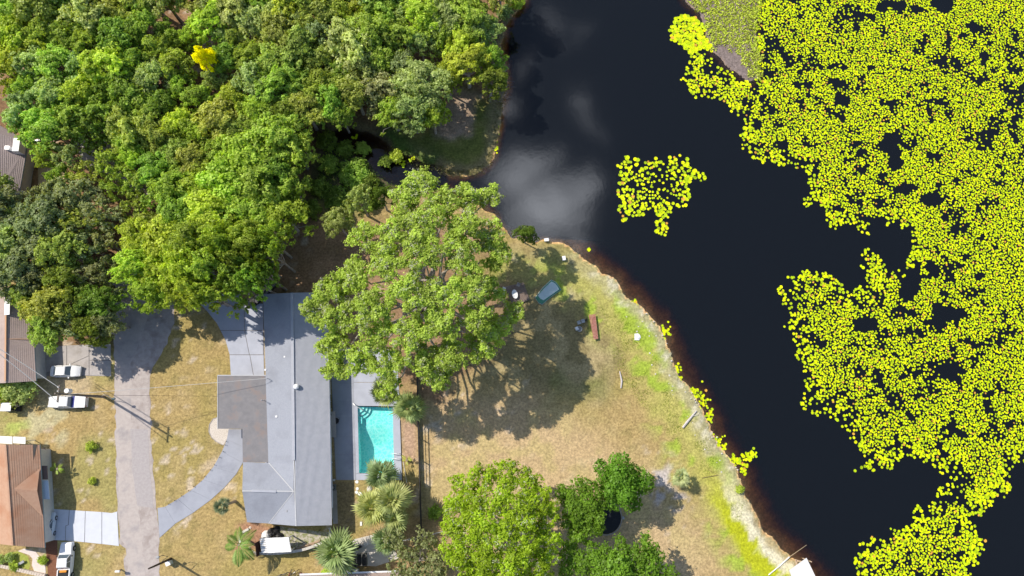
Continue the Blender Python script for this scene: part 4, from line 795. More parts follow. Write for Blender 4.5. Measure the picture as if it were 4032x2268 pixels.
fence('wire_fence', [(1661,2114),(1695,2102),(1760,2085)], 'low galvanised wire fence running from the black fence toward the lime tree', 1.1, 2.2, [(1.05,1.10,.05),(.55,.57,.03)], m=CF)
fence('wire_fence', [(1350,2150),(1430,2140),(1560,2128),(1661,2114)], 'low galvanised wire fence between the fan palms and the black fence', 1.1, 2.4, [(1.05,1.12,.07),(.55,.57,.03)], m=CF)
fence('lattice_fence', [(1304,2074),(1309,2110),(1314,2160)], 'short white lattice fence running south from the house corner', 1.5, 1.0, [(1.44,1.5,.12),(.9,.95,.05),(.3,.35,.05)], m=mat('lattice_white', (.58,.57,.55), .7, (.4,.39,.37), 6))
gt = thing('trellis_posts', 'two thin dark metal garden arches standing on the weedy bed south of the house', 'garden arch', P(1150,2110)); O_=gt.location.copy()
for pts in ([(1137,2118),(1146,2092),(1190,2112),(1202,2132)],): 
    mb = MB(); a=[P(x,y,0) for x,y in (pts[0],pts[-1])]; mb.tube([a[0],a[0]+Vector((0,0,1.6)),a[1]+Vector((0,0,1.6)),a[1]],.04,5); mb.go('frame', BLACK, gt, off=O_)
mb = MB(); a=P(1262,2085); mb.tube([a,a+Vector((0,0,1.5))],.05,5); mb.go('post', BLACK, gt, off=O_); mb=MB(); a=P(1346,2105); mb.tube([a,a+Vector((0,0,1.2))],.04,5); mb.go('post', BLACK, gt, off=O_)
# stony weedy bed south of the house
slab('stony_bed', [(1085,2070),(1185,2085),(1300,2096),(1300,2150),(1240,2170),(1170,2165),(1100,2120)], .02, mat('weedy_gravel', (.46,.42,.37), .95, (.20,.22,.08), 2.2, 6, bump=.8, bscale=7, lo=.42, hi=.6), kind='structure')
# ------------------------------------------------------------------ pergola and garden wall
pg = thing('pergola', 'white slatted pergola with a covered top beside the curved garden wall', 'pergola', P(1085,2150)); O_ = pg.location.copy(); hz = 2.5
q4 = [P(1023,2120,hz), P(1137,2115,hz), P(1147,2172,hz), P(1031,2178,hz)]
def bil(u, v): return q4[0].lerp(q4[1], u).lerp(q4[3].lerp(q4[2], u), v)
for u, v in ((.03,.06),(.97,.06),(.03,.94),(.97,.94)): p = bil(u,v); MB().box(p.x-.08,p.x+.08,p.y-.08,p.y+.08,0,hz-.3).go('post', WHITEW, pg, off=O_)
for u in (.03,.97): 
    mb=MB(); a,b=bil(u,0),bil(u,1); strip(mb,a-Vector((0,0,.32)),b-Vector((0,0,.32)),.12,0,.2); mb.go('beam', WHITEW, pg, off=O_)
for k in range(7):
    v=(k+.5)/7; a,b=bil(-.01,v),bil(1.01,v); mb=MB(); strip(mb,a-Vector((0,0,.1)),b-Vector((0,0,.1)),.24,0,.1); mb.go('slat', WHITEW, pg, off=O_)
mb=MB(); n=9
for i in range(n):
    for j in range(5):
        pass
gx_=[]; 
for j in range(7):
    for i in range(11):
        p=bil(.20+.80*i/10, j/6*1.02-.01); gx_.append((p.x,p.y,hz+.06+.04*math.sin(i*1.3+j*.8)))
mb.add(gx_, [(j*11+i,j*11+i+1,(j+1)*11+i+1,(j+1)*11+i) for j in range(6) for i in range(10)]); mb.go('cover_sheet', mat('stained_sheet', (.80,.80,.80), .7, (.42,.41,.42), 1.1, 7, lo=.55, hi=.75), pg, off=O_)
sc_ = thing('privacy_screen', 'dark brown slatted screen closing the left end of the pergola', 'screen', P(1022,2155)); O_=sc_.location.copy()
for k in range(9):
    a=P(1022,2128); b=P(1028,2182); mb=MB(); mb.prism(ccw([a,b,b+Vector((.08,0,0)),a+Vector((.08,0,0))]), .1+k*.25, .3+k*.25); mb.go('slat', mat('maroon_timber', (.06,.025,.022), .8), sc_, off=O_)
# curved garden wall with coping blocks
gw = thing('garden_wall', 'curved pale garden wall sweeping from the pergola to the fan palm', 'wall', P(1150,2175)); O_=gw.location.copy()
cur=[(1020,2178),(1060,2180),(1100,2178),(1140,2174),(1180,2168),(1215,2158),(1245,2147),(1272,2136)]; cp=[P(x,y,.9) for x,y in cur]
for i in range(len(cp)-1):
    for s_ in range(3):
        a=cp[i].lerp(cp[i+1],s_/3+.004); b=cp[i].lerp(cp[i+1],(s_+1)/3-.004); t_=(b-a).normalized(); n_=Vector((-t_.y,t_.x,0))*.15
        MB().prism(ccw([a-n_,b-n_,b+n_,a+n_]),.0,.84).go('block', mat('wall_block', (.40,.35,.31),.9,(.3,.26,.23),3,bump=.4), gw, off=O_)
        MB().prism(ccw([a-n_*1.3,b-n_*1.3,b+n_*1.3,a+n_*1.3]),.845,.92).go('coping', STONE, gw, off=O_)
tr_ = thing('timber_terrace', 'short flight of timber edged terraces inside the curved garden wall', 'steps', P(1205,2150)); O_=tr_.location.copy()
for k,(a,b) in enumerate([((1170,2163),(1245,2140)),((1185,2155),(1255,2133)),((1200,2148),(1262,2127))]):
    mb=MB(); strip(mb,P(*a),P(*b),.2,.02,.14+.1*k); mb.go('sleeper', mat('sleeper', (.36,.26,.18),.9,(.44,.33,.23),4), tr_, off=O_)
mb=MB(); strip(mb,P(1218,2160),P(1238,2138),.16,.02,.3); mb.go('sleeper', MATS['sleeper'], tr_, off=O_)
# black rocks and tank north of the pergola, stones
for i,(x,y,rx,ry,rz_,m,nm,lb,ct_) in enumerate([(1048,2112,.75,.95,.9,WHITEW,'water_tank','round white tank touching the pergola corner','tank'),(1075,2098,.9,.7,.8,BLACK,'rock_heap','heap of black plastic sacks behind the pergola','heap')]):
    p=P(x,y); mb=MB(); mb.dome((0,0,-.05),rx,ry,rz_,10,4)
    if i==1: 
        for v in mb.v: v *= 1+.22*math.sin(v.x*9+v.y*7)
        mb.dome((.9,-.5,0),.8,.6,.7,8,3); mb.dome((.6,.6,0),.5,.5,.5,7,3)
    o=mb.go(nm,m); o.location=p; tag(o,lb,ct_)
st=mat('border_stone',(.66,.58,.50),.9,(.5,.42,.36),4,bump=.4)
SP=[(985,2078),(975,2086),(966,2093),(958,2098),(950,2108),(945,2118),(948,2128),(944,2138),(952,2146),(985,2168),(993,2172),(1001,2175),(1009,2177),(982,2158),(968,2152)]
for i,(x,y) in enumerate(SP):
    p=P(x,y); rnd=random.Random(i+40); mb=MB(); mb.dome((0,0,-.05),rnd.uniform(.18,.34),rnd.uniform(.16,.26),rnd.uniform(.15,.25),7,3); o=mb.go('border_stone',st); o.location=p; o.rotation_euler=(0,0,rnd.uniform(0,3)); tag(o,'pale pinkish border stone edging the mulch bed left of the pergola','stone','border stones edging the mulch bed')
for i,(x0,y0,x1,y1,lb) in enumerate([(980,2082,945,2100,'pale concrete kerb piece at the top of the mulch bed border'),(948,2110,945,2140,'pale kerb piece on the left side of the mulch bed')]):
    mb=MB(); strip(mb,P(x0,y0),P(x1,y1),.34,.0,.22); tag(mb.go('kerb_piece',STONE),lb,'kerb')
# bicycles at the bottom
def bicycle(px,py,rz,colr,label):
    o=thing('bicycle',label,'bicycle',P(px,py),rz); fm_=mat('bike_'+str(colr[0])[2:],colr,.4)
    for x in (-.52,.52):
        mb=MB(); mb.tube([(x+.33*math.cos(a),.02*math.sin(a*3),.34+.33*math.sin(a)) for a in [k*2*math.pi/16 for k in range(17)]],.03,5,False); w_=mb.go('wheel',RUB,o)
        mb=MB(); 
        for k in range(4): mb.tube([(x+.3*math.cos(k*.785),0,.34+.3*math.sin(k*.785)),(x-.3*math.cos(k*.785),0,.34-.3*math.sin(k*.785))],.008,3)
        mb.go('spokes',STEEL,w_)
    mb=MB(); 
    for a,b in (((-.52,0,.34),(-.05,0,.3)),((-.05,0,.3),(.38,0,.85)),((-.05,0,.3),(-.2,0,.85)),((-.2,0,.8),(.36,0,.82)),((-.52,0,.34),(-.2,0,.8)),((.38,0,.9),(.52,0,.34))): mb.tube([a,b],.028,5)
    mb.go('frame',fm_,o); mb=MB(); mb.tube([(.36,-.28,.98),(.4,0,.95),(.36,.28,.98)],.02,5); mb.go('handlebar',BLACK,o); MB().box(-.34,-.08,-.08,.08,.88,.93).go('saddle',BLACK,o)
    return o
bicycle(1118,2258,.25,(.10,.10,.11),'black bicycle at the left end of the row of bikes at the bottom edge')
bicycle(1160,2252,.5,(.70,.68,.66),'white bicycle in the middle of the bikes at the bottom edge')
bicycle(1196,2256,-.1,(.55,.04,.04),'red bicycle right of the white one at the bottom edge')
bicycle(1142,2262,1.2,(.35,.03,.03),'dark red bicycle leaning between the black and white bikes')
# crates, grill, patio
slab('stone_patio',[(1388,2125),(1470,2105),(1540,2130),(1570,2200),(1480,2230),(1400,2225),(1378,2180)],.03,mat('patio_stone',(.55,.51,.47),.9,(.64,.60,.56),1.2,bump=.3,bscale=8),kind='structure')
def cage(px,py,w,l_,h,label):
    o=thing('storage_crate',label,'crate',P(px,py,h),.03); o.location.z=0; x=w/2; y=l_/2
    MB().box(-x,x,-y,y,0,h-.02).go('box',BLACK,o)
    for a in ((-x,-x+.08,-y,y),(x-.08,x,-y,y),(-x+.08,x-.08,y-.08,y),(-x+.08,x-.08,-y,-y+.08),(-.04,.04,-y+.08,y-.08)): MB().box(a[0],a[1],a[2],a[3],h-.019,h+.03).go('frame_bar',mat('crate_frame',(.13,.13,.12),.6),o)
    return o
cage(1424,2205,1.5,1.7,.7,'open black framed crate with ribbed inside on the stone patio'); cage(1392,2215,1.0,1.5,.8,'narrower black crate left of the open framed crate')
gr=thing('barbecue_grill','dark covered barbecue grill with legs on the patio north of the crates','grill',P(1418,2148),.4); MB().box(-.5,.3,-.3,.3,.35,.75).go('body',mat('grill_cover',(.12,.12,.13),.7),gr); mb=MB(); mb.dome((-.1,0,.75),.4,.3,.25,10,3); mb.go('lid',BLACK,gr)
for k in range(4): mb=MB(); mb.tube([((-.4,.3)[k%2],(-.25,.25)[k//2],0),((-.4,.3)[k%2],(-.25,.25)[k//2],.35)],.03,4); mb.go('leg',STEEL,gr)
ldr=thing('chair_frame','white metal chair frame lying beside the covered grill','chair',P(1442,2142),.6); 
mb=MB(); mb.tube([(-.4,-.2,.05),(.4,-.2,.4)],.03,4); mb.tube([(-.4,.2,.05),(.4,.2,.4)],.03,4); mb.go('frame',WHITE,ldr)
for k in range(5): mb=MB(); x=-.35+.17*k; mb.tube([(x,-.2,.07+.07*k),(x,.2,.07+.07*k)],.025,4); mb.go('slat',WHITE,ldr)
# house at the bottom edge
bh=thing('south_house','edge of a house with tan roof and white fascia at the bottom of the frame','house',P(1400,2330)); O_=bh.location.copy()
e0,e1=P(1180,2262,3.2),P(1600,2248,3.2); e0b,e1b=P(1180,2420,4.4),P(1600,2410,4.4)
mb=roofpart('s',e1,e0,e1b,e0b,14,ROOFG,.02); mb.go('roof',mat('tan_roof',(.30,.23,.20),.9,(.36,.28,.25),4),bh,off=O_)
mb=MB(); strip(mb,e0,e1,.22,-.02,.06); mb.go('fascia',TRIM,bh,off=O_); wallbox(e0+Vector((.5,-.8,0)),e1+Vector((-.5,-.8,0)),0,3.1,.2,WALL,parent=bh,off=O_)
for x,y,lb in [(1395,2254,'white utility cabinet at the roof edge at the bottom'),(1375,2256,'small white box left of the utility cabinet')]:
    p=P(x,y,1.2); o=thing('utility_cabinet',lb,'cabinet',(p.x,p.y,0)); MB().box(-.55,.55,-.35,.35,0,1.2).go('body',WHITEW,o); MB().box(-.2,.2,-.2,.2,1.201,1.24).go('hatch',GREY,o)
# ------------------------------------------------------------------ western houses
def simplehouse(name,label,outline,ridge,ez_,rz_,rm,over=.6,courses_n=0):
    """gabled or hipped house: outline px of eave corners (nw,ne,se,sw), ridge px pair"""
    o=thing(name,label,'house',P(sum(p[0] for p in outline)/4,sum(p[1] for p in outline)/4)); O_=o.location.copy()
    q=[P(x,y,ez_) for x,y in outline]; r=[P(x,y,rz_) for x,y in ridge]; dz=Vector((0,0,-.15))
    for a0,a1,b0,b1,lb in ((q[2],q[1],r[1],r[0],'east slope'),(q[0],q[3],r[0],r[1],'west slope')):
        mb=MB(); courses(mb,a0,a1,b0,b1,courses_n or 14,.03); mb.add([a0+dz,a1+dz,a1,a0],[(0,1,2,3)]); mb.add([a0+dz,a1+dz,b1+dz,b0+dz],[(3,2,1,0)]); w=mb.go('roof_slope',rm,o,off=O_); w['label']=lb+' of the roof'
    mb=MB(); strip(mb,r[0],r[1],.22,.02,.04); mb.go('ridge_cap',rm,o,off=O_)
    if (r[0]-(q[0]+q[1])/2).length>2.2: MB().add([q[0],q[1],r[0]],[(0,2,1)]).go('hip',rm,o,off=O_)
    else: MB().add([q[0]+dz,q[1]+dz,r[0]+dz],[(0,2,1)]).go('gable',WALL,o,off=O_)
    MB().add([q[2]+dz,q[3]+dz,r[1]+dz],[(0,2,1)]).go('gable',WALL,o,off=O_)
    c=sum(q,Vector())/4; w=[flat2(v)+(flat2(c)-flat2(v)).normalized()*over*1.4 for v in q]
    for i in range(4): wallbox(w[i],w[(i+1)%4],0,ez_-.12,.2,WALL,parent=o,off=O_)
    mb=MB(); mb.tube([q[1]-Vector((0,0,.1)),q[2]-Vector((0,0,.1))],.08,5); mb.go('gutter',mat('teal_gutter',(.25,.36,.38),.5),o,off=O_)
    return o
TANR=mat('tan_shingle',(.40,.31,.28),.9,(.45,.36,.33),4,6,bump=.2,bscale=12,col3=(.35,.28,.26),scale3=.3)
TERR=mat('terracotta_shingle',(.43,.26,.18),.9,(.47,.30,.21),3,6,bump=.25,bscale=12,col3=(.40,.21,.13),scale3=.3)
GRYR=mat('brown_grey_shingle',(.27,.22,.22),.9,(.32,.27,.265),5,6,bump=.2,bscale=12)
sh1=simplehouse('tan_roof_house','house with tan shingle roof and teal gutter at the left edge beside the white cars',[(-90,1130),(122,1130),(142,1500),(-90,1510)],[(22,1135),(22,1508)],3.2,5.0,TANR)
O_=sh1.location.copy(); mb=MB(); strip(mb,P(24,1335,4.95),P(134,1335,3.35),.10,.03,.03); mb.go('flashing',mat('rust_flash',(.55,.33,.2),.8),sh1,off=O_)
mb=MB(); strip(mb,P(32,1136,5.0),P(30,1240,5.0),.75,.05,.12); mb.go('skylight_strip',WHITE,sh1,off=O_); mb=MB(); strip(mb,P(24,1240,5.0),P(22,1500,5.0),.22,.09,.03); mb.go('ridge_strip',MATS['rust_flash'],sh1,off=O_)
th=simplehouse('terracotta_house','house with brown terracotta shingle roof beside the white driveway in the lower left',[(-60,1748),(156,1752),(176,2157),(-20,2140)],[(22,1750),(50,2148)],3.2,5.2,TERR)
O_=th.location.copy()
# front gable wing of the terracotta house
w0,w1,w2,w3=P(150,1835,3.3),P(150,2030,3.3),P(168,2034,3.25),P(60,1925,5.0)
MB().add([P(55,1925,5.05),P(156,1845,3.38),P(146,1932,4.2)],[(0,2,1)]).go('dormer_slope',TERR,th,off=O_)
MB().add([P(55,1925,5.05),P(168,2035,3.38),P(146,1932,4.2)],[(0,1,2)]).go('dormer_slope',TERR,th,off=O_)
for pts,z_,m,nm in [([(150,1890),(190,1892),(196,1966),(152,1966)],2.6,mat('pale_blue_awning',(.60,.70,.80),.5),'awning'),([(152,1834),(186,1834),(188,1888),(152,1888)],2.5,mat('brown_awning',(.20,.14,.12),.8),'porch_cover'),([(155,1766),(178,1762),(182,1832),(155,1832)],1.2,DARKW,'porch_box'),([(130,1750),(146,1750),(132,1810)],4.1,BLACK,'roof_opening')]:
    MB().prism(ccw([P(x,y,z_) for x,y in pts]),z_-.08,z_).go(nm,m,th,off=O_)
for i,(x0,x1,lb) in enumerate([(-20,48,'white metal canopy panel left of its twin above the terracotta roof'),(52,100,'white metal canopy panel right of its twin above the terracotta roof')]):
    o=thing('white_canopy',lb,'canopy',P((x0+x1)/2,1732)); O2=o.location.copy(); MB().prism(ccw([P(x,y,2.6) for x,y in [(x0,1716+3*i),(x1,1719+2*i),(x1,1748),(x0,1745)]]),2.5,2.6).go('roof_panel',WHITE,o,off=O2)
    for x in (x0+4,x1-4): p=P(x,1735,2.5); MB().box(p.x-.05,p.x+.05,p.y-.05,p.y+.05,0,2.5).go('post',WHITE,o,off=O2)
gh=simplehouse('grey_roof_house','house with dark grey shingle roof and chimney at the left edge among the trees',[(-120,420),(110,560),(76,752),(-120,760)],[(-20,520),(-10,760)],3.2,4.6,GRYR)
O_=gh.location.copy(); p=P(68,572,4.6); MB().box(p.x-.5,p.x+.5,p.y-1.1,p.y+1.1,2.8,4.9).go('chimney',TRIM,gh,off=O_); p=P(22,578,5.0); MB().box(p.x-.35,p.x+.35,p.y-.3,p.y+.3,3.5,4.7).go('roof_vent',WHITE,gh,off=O_)
mb=MB(); strip(mb,P(108,562,3.2),P(170,548,3.2),.3,0,.08); mb.go('carport_beam',WHITE,gh,off=O_); mb=MB(); strip(mb,P(170,520,3.2),P(172,552,3.2),.3,0,.08); mb.go('carport_beam',WHITE,gh,off=O_)
# garden at lower left
slab('garden_path',[(70,2170),(95,2160),(140,2172),(158,2195),(150,2220),(178,2225),(180,2255),(165,2275),(135,2250),(125,2225),(128,2200),(115,2185)],.05,mat('pale_path',(.62,.54,.50),.9,(.7,.62,.58),3),kind='structure')
slab('brown_drive',[(178,2140),(225,2122),(228,2300),(190,2300),(186,2220)],.03,mat('brown_gravel',(.16,.07,.04),.95,(.22,.10,.06),5,bump=.5),kind='structure')
slab('lawn_patch',[(20,2180),(70,2170),(110,2190),(120,2225),(110,2250),(60,2225),(20,2215)],.02,mat('bright_grass',(.28,.32,.05),.95,(.36,.38,.10),3,bump=.6,bscale=7),kind='structure')
mb=MB(); strip(mb,P(58,2232),P(100,2208),.35,.25,.15); mb.go('bench_seat',GREY); o=bpy.data.objects[-1] if False else None
bench=[x for x in COL.objects if x.name=='bench_seat'][0]; tag(bench,'slim grey garden bench between the clipped bushes in the lower left garden','bench')
gl_=thing('low_wall','pale low block wall along the bottom of the lower left garden','wall',P(60,2240)); O_=gl_.location.copy()
a,b=P(-30,2222,.5),P(175,2268,.5)
for i in range(20):
    p,q=a.lerp(b,i/20+.003),a.lerp(b,(i+1)/20-.003); mb=MB(); strip(mb,Vector((p.x,p.y,0)),Vector((q.x,q.y,0)),.45,0,.5); mb.go('block',st,gl_,off=O_)
# ------------------------------------------------------------------ vehicles
def carbody(o,L_,Wd,prof,m,roofw=.72,belt=.78,glassz=None,cab=(0,1)):
    """lofted body: prof = list of (x, z_top) of the lower shell"""
    n=len(prof); vs=[]; fs=[]
    for (x,z) in prof:
        e=abs(x)/(L_/2); w=Wd/2*(1-.20*max(0,e-.72)/.28*1.0); vs+=[(x,-w,.28),(x,-w*1.0,z*.78),(x,-w*.90,z),(x,0,z+.03),(x,w*.90,z),(x,w,z*.78),(x,w,.28)]
    for i in range(n-1):
        for k in range(6): fs.append((i*7+k,(i+1)*7+k,(i+1)*7+k+1,i*7+k+1))
    fs+=[tuple(range(7)),tuple(reversed(range((n-1)*7,n*7)))]
    r=mk('body',vs,fs,m,o,smooth=True); md=r.modifiers.new('e','EDGE_SPLIT'); md.split_angle=R(38); return r
def wheels(o,xs,Wd,r=.33):
    for x in xs:
        for s_ in (-1,1):
            mb=MB(); M=Matrix.Translation((x,s_*(Wd/2-.08),r)) @ Matrix.Rotation(math.pi/2,4,'X'); mb.disc((0,0),r,-.12,.12,14); mb.v=[M@v for v in mb.v]; t_=mb.go('wheel',RUB,o)
            mb=MB(); mb.disc((0,0),r*.6,-.128,.128,10); mb.v=[M@v for v in mb.v]; mb.go('rim',STEEL,t_)
def glasshouse(o,x0,x1,x2,x3,Wd,z0,z1,m):
    """x0 windscreen base, x1 roof front, x2 roof rear, x3 rear glass base"""
    w0,w1=Wd/2*.88,Wd/2*.70; vs=[(x0,-w0*.95,z0),(x0,w0*.95,z0),(x3,w0,z0),(x3,-w0,z0),(x1,-w1,z1),(x1,w1,z1),(x2,w1,z1),(x2,-w1,z1)]
    mk('windows',vs,[(0,1,5,4),(1,2,6,5),(2,3,7,6),(3,0,4,7)],GLASS,o)
    a=.03; rv=[(x1+a,-w1-a,z1-.01),(x1+a,w1+a,z1-.01),(x2-a,w1+a,z1-.01),(x2-a,-w1-a,z1-.01)]; rt=[(x1-.1,-w1*.9,z1+.05),(x1-.1,w1*.9,z1+.05),(x2+.1,w1*.9,z1+.05),(x2+.1,-w1*.9,z1+.05)]
    mk('roof',rv+rt,[(4,5,6,7),(0,1,5,4),(1,2,6,5),(2,3,7,6),(3,0,4,7)],m,o)
    for s_ in (-1,1):
        mb=MB(); 
        for a_,b_ in (((x0,s_*w0*.95,z0),(x1,s_*w1,z1)),((x3,s_*w0,z0),(x2,s_*w1,z1)),(((x0+x3)/2,s_*w0,z0),((x1+x2)/2,s_*w1,z1))): mb.tube([a_,b_],.05,5)
        mb.go('pillar',m,o)
def lights(o,xf,xr,Wd,z=.68):
    for s_ in (-1,1):
        MB().box(min(xf,xf+.04),max(xf,xf+.04),s_*Wd*.34-.16,s_*Wd*.34+.16,z-.07,z+.08).go('headlight',mat('lamp_glass',(.8,.8,.8),.15),o)
        MB().box(min(xr,xr-.04),max(xr,xr-.04),s_*Wd*.36-.12,s_*Wd*.36+.12,z-.05,z+.12).go('tail_light',mat('tail_red',(.4,.01,.01),.3),o)
def mirrors(o,x,Wd,m,z=1.0):
    for s_ in (-1,1): MB().box(x-.06,x+.08,min(s_*Wd/2,s_*(Wd/2+.22)),max(s_*Wd/2,s_*(Wd/2+.22)),z,z+.15).go('mirror',m,o)
def sedan(px,py,rz,label,m=WHITE,L_=4.6,Wd=1.85):
    c=P(px,py,.9); o=thing('parked_car',label,'car',(c.x,c.y,0),rz); h=L_/2
    carbody(o,L_,Wd,[(-h,.62),(-h+.12,.86),(-h+.8,.92),(-h+1.2,.93),(.6,.93),(h-.9,.88),(h-.3,.76),(h,.58)],m); glasshouse(o,.95,.30,-1.05,-1.65,Wd,.92,1.42,m); wheels(o,(-h+.85,h-.85),Wd); lights(o,h-.02,-h+.02,Wd,.62); mirrors(o,.75,Wd,m,.9); return o
def pickup(px,py,rz,label,L_=5.6,Wd=1.95,bed='open',m=WHITE,h_=.0):
    c=P(px,py,1.1); o=thing('pickup_truck',label,'pickup truck',(c.x,c.y,0),rz); h=L_/2
    carbody(o,L_,Wd,[(-h,.8),(-h+.04,1.02),(-.55,1.02),(.9,1.05),(1.1,1.08),(h-.3,1.0),(h-.05,.85),(h,.7)],m); glasshouse(o,1.25,.75,-.45,-.75,Wd,1.06,1.72,m); wheels(o,(-h+1.1,h-.95),Wd,.39); lights(o,h-.02,-h+.02,Wd,.82); mirrors(o,1.0,Wd,BLACK,1.1)
    if bed=='open':
        MB().box(-h+.12,-.95,-Wd/2+.2,Wd/2-.2,1.055,1.06).go('bed_liner',BLACK,o)
        for s_ in (-1,1): MB().box(-h+.1,-.9,s_*(Wd/2-.13)-.07,s_*(Wd/2-.13)+.07,1.03,1.12).go('bed_rail',m,o)
    else:
        MB().box(-h+.05,-1.2,-Wd/2+.08,Wd/2-.08,1.05,1.16).go('bed_cover',m,o); MB().box(-1.18,-.8,-Wd/2+.1,Wd/2-.1,1.05,1.10).go('tool_box',mat('deep_blue',(.02,.03,.22),.4),o)
    return o
sedan(254,1461,0,'white sedan parked on the neighbour driveway beside the tan roof',L_=4.5)
pickup(262,1582,math.pi,'white pickup truck with covered bed and blue strip parked on the west lawn',bed='cover',L_=5.7)
pk=pickup(252,2218,math.pi/2+.03,'white pickup truck on the brown drive at the bottom left edge',L_=5.8)
MB().box(-1.25,-.95,-.5,.45,1.07,1.3).go('orange_box',mat('orange_plastic',(.75,.28,.03),.5),pk)
sedan(187,2071,math.pi/2+math.pi,'white car, blue shade in its paint, nosed under the eave of the terracotta house',mat('shade_blue_white_paint',(.55,.62,.70),.3),L_=4.3) if False else sedan(186,2072,math.pi/2,'small white car with blue shade in its paint beside the terracotta house',mat('shade_blue_white_paint',(.55,.62,.70),.3),L_=3.9,Wd=1.7)  # white car; the bluish shade on it is put into the paint colour
sedan(2,795,math.pi/2,'blue and white car at the left edge below the grey roofed house',mat('blue_white_paint',(.45,.52,.75),.3))
pickup(915,1112,R(70),'white pickup truck half hidden under the oak at the top of the driveway',bed='cover')
gc=thing('golf_cart','small white roofed golf cart with black seat at the left edge','golf cart',P(42,1603,1.0)); gc.location.z=0
MB().box(-1.2,1.2,-.6,.6,.25,.6).go('body',BLACK,gc); MB().box(-.95,.55,-.62,.62,1.75,1.82).go('roof',WHITE,gc); MB().box(-.5,-.05,-.5,.5,.6,1.05).go('seat',RUB,gc); wheels(gc,(-.8,.8),1.25,.22)
for x in (-.85,.45):
    for y in (-.5,.5): mb=MB(); mb.tube([(x,y,.6),(x,y,1.75)],.025,4); mb.go('roof_post',STEEL,gc)
# trailer
tl=thing('utility_trailer','black open utility trailer with mesh sides parked beside the north end of the house','trailer',P(1040,1145,.5),R(47)); tl.location.z=0
MB().box(-2.2,2.2,-.95,.95,.45,.52).go('floor',mat('trailer_floor',(.06,.06,.065),.8,(.13,.13,.14),3),tl)
for y in (-.95,.9): MB().box(-2.2,2.2,y,y+.06,.53,1.05).go('side',BLACK,tl)
MB().box(2.2,2.26,-.95,.96,.53,1.05).go('headboard',mat('trailer_board',(.30,.27,.25),.8),tl); MB().box(-2.9,-2.2,-.85,.85,.45,.5).go('ramp',BLACK,tl)
mb=MB(); mb.tube([(2.2,.6,.45),(3.4,0,.45),(2.2,-.6,.45)],.05,5); mb.go('drawbar',BLACK,tl); wheels(tl,(-.2,),2.25,.34)
for k in range(5): MB().box(-2.0+k*.85,-1.3+k*.85,-.9,-.45,.525,.85).go('cargo_box',mat('cargo_grey',(.14,.14,.15),.6,(.22,.22,.23),3),tl)
p=P(1060,1140); o=thing('white_bucket','white bucket on the litter beside the trailer','bucket',P(1062,1139)); mb=MB(); mb.tube([(0,0,0),(0,0,.4)],[.2,.26],10); mb.go('body',WHITE,o)
# ------------------------------------------------------------------ utility poles and wires
def upole(name,px,py,h,label,arms=True,m=POLEW):
    b=P(px,py); o=thing(name,label,'utility pole',b); mb=MB(); mb.tube([(0,0,-.3),(0,0,h*.5),(0,0,h)],[.20,.165,.12],8); mb.go('pole',m,o); return o,b
po,pb=upole('utility_pole',412,1563,13.0,'tall weathered utility pole with transformer leaning over the white pickup')
mb=MB(); mb.tube([(-.1,.5,9.2),(-.1,.5,10.2)],.33,12); mb.go('transformer',WHITE,po); mb=MB(); mb.box(-.1,.1,-1.2,1.2,12.1,12.25); mb.go('crossarm',POLEW,po)
for y in (-1.0,.9,.35): mb=MB(); mb.tube([(0,y,12.25),(0,y,12.5)],.07,6); mb.go('insulator',WHITE,po)
mb=MB(); mb.tube([(.15,0,1.2),(.8,.25,2.0),(1.5,.15,2.4),(2.4,-.35,2.5)],.05,6); mb.go('lamp_arm',GREY,po); mb=MB(); mb.dome((2.6,-.4,2.4),.34,.22,.14,8,3); mb.go('lamp_head',mat('lamp_grey',(.10,.14,.15),.5),po)
p2,b2=upole('street_lamp',673,2200,7.2,'slender dark street lamp pole at the bottom of the road',m=mat('dark_pole',(.05,.035,.03),.7))
p2['category']='street lamp'; mb=MB(); mb.tube([(0,0,3.6),(.5,.55,3.6),(1.0,.9,3.5),(.1,1.1,3.4),(-.35,.9,3.3)],.045,5); mb.go('lamp_arm',BLACK,p2); mb=MB(); mb.dome((-.6,.8,3.2),.32,.22,.14,8,3); mb.go('lamp_head',GREY,p2)
bx=thing('utility_box','pale green utility box standing beside the street lamp','utility box',P(672,2214),.4); MB().box(-.32,.32,-.28,.28,0,1.0).go('cabinet',mat('pale_green',(.55,.62,.58),.5),bx); MB().box(-.34,.34,-.3,.3,1.001,1.05).go('lid',WHITE,bx)
mbx=thing('mailbox','white mailbox on a post on the west verge at the bottom edge','mailbox',P(478,2243)); MB().box(-.07,.07,-.07,.07,0,1.0).go('post',DARKW,mbx); mb=MB(); mb.box(-.32,.32,-.13,.13,1.0,1.3); mb.go('box',WHITE,mbx)
def cable(name,a,b,sag,label,r=.03,m=BLACK,n=14):
    pts=[Vector(a).lerp(Vector(b),i/n)-Vector((0,0,4*sag*(i/n)*(1-i/n))) for i in range(n+1)]; o=Vector(pts[0]); mb=MB(); mb.tube(pts,r,4,False); q=mb.go(name,m,off=o); q.location=o; return tag(q,label,'cable')
top=pb+Vector((0,0,11.2)); cable('service_cable',top+Vector((.15,0,-1)),mast+Vector((-.1,0,1.3)),.5,'pale service cable from the utility pole to the mast on the porch roof',.028,mat('pale_cable',(.6,.6,.6),.6))
cable('power_line',pb+Vector((0,-1,12.4)),P(-60,1350,11.5),.3,'lower power line running up left from the utility pole',.05,GREY); cable('power_line',pb+Vector((0,.9,12.4)),P(-60,1338,11.5),.3,'upper power line running up left from the utility pole',.05,GREY)
cable('telephone_wire',pb+Vector((0,0,8.5)),P(857,1560,3.5),.4,'thin dark telephone wire crossing the front lawn to the porch',.018)
cable('telephone_wire',pb+Vector((0,0,9)),P(700,2420,9),.6,'thin dark wire running south above the front lawn',.018) if False else None
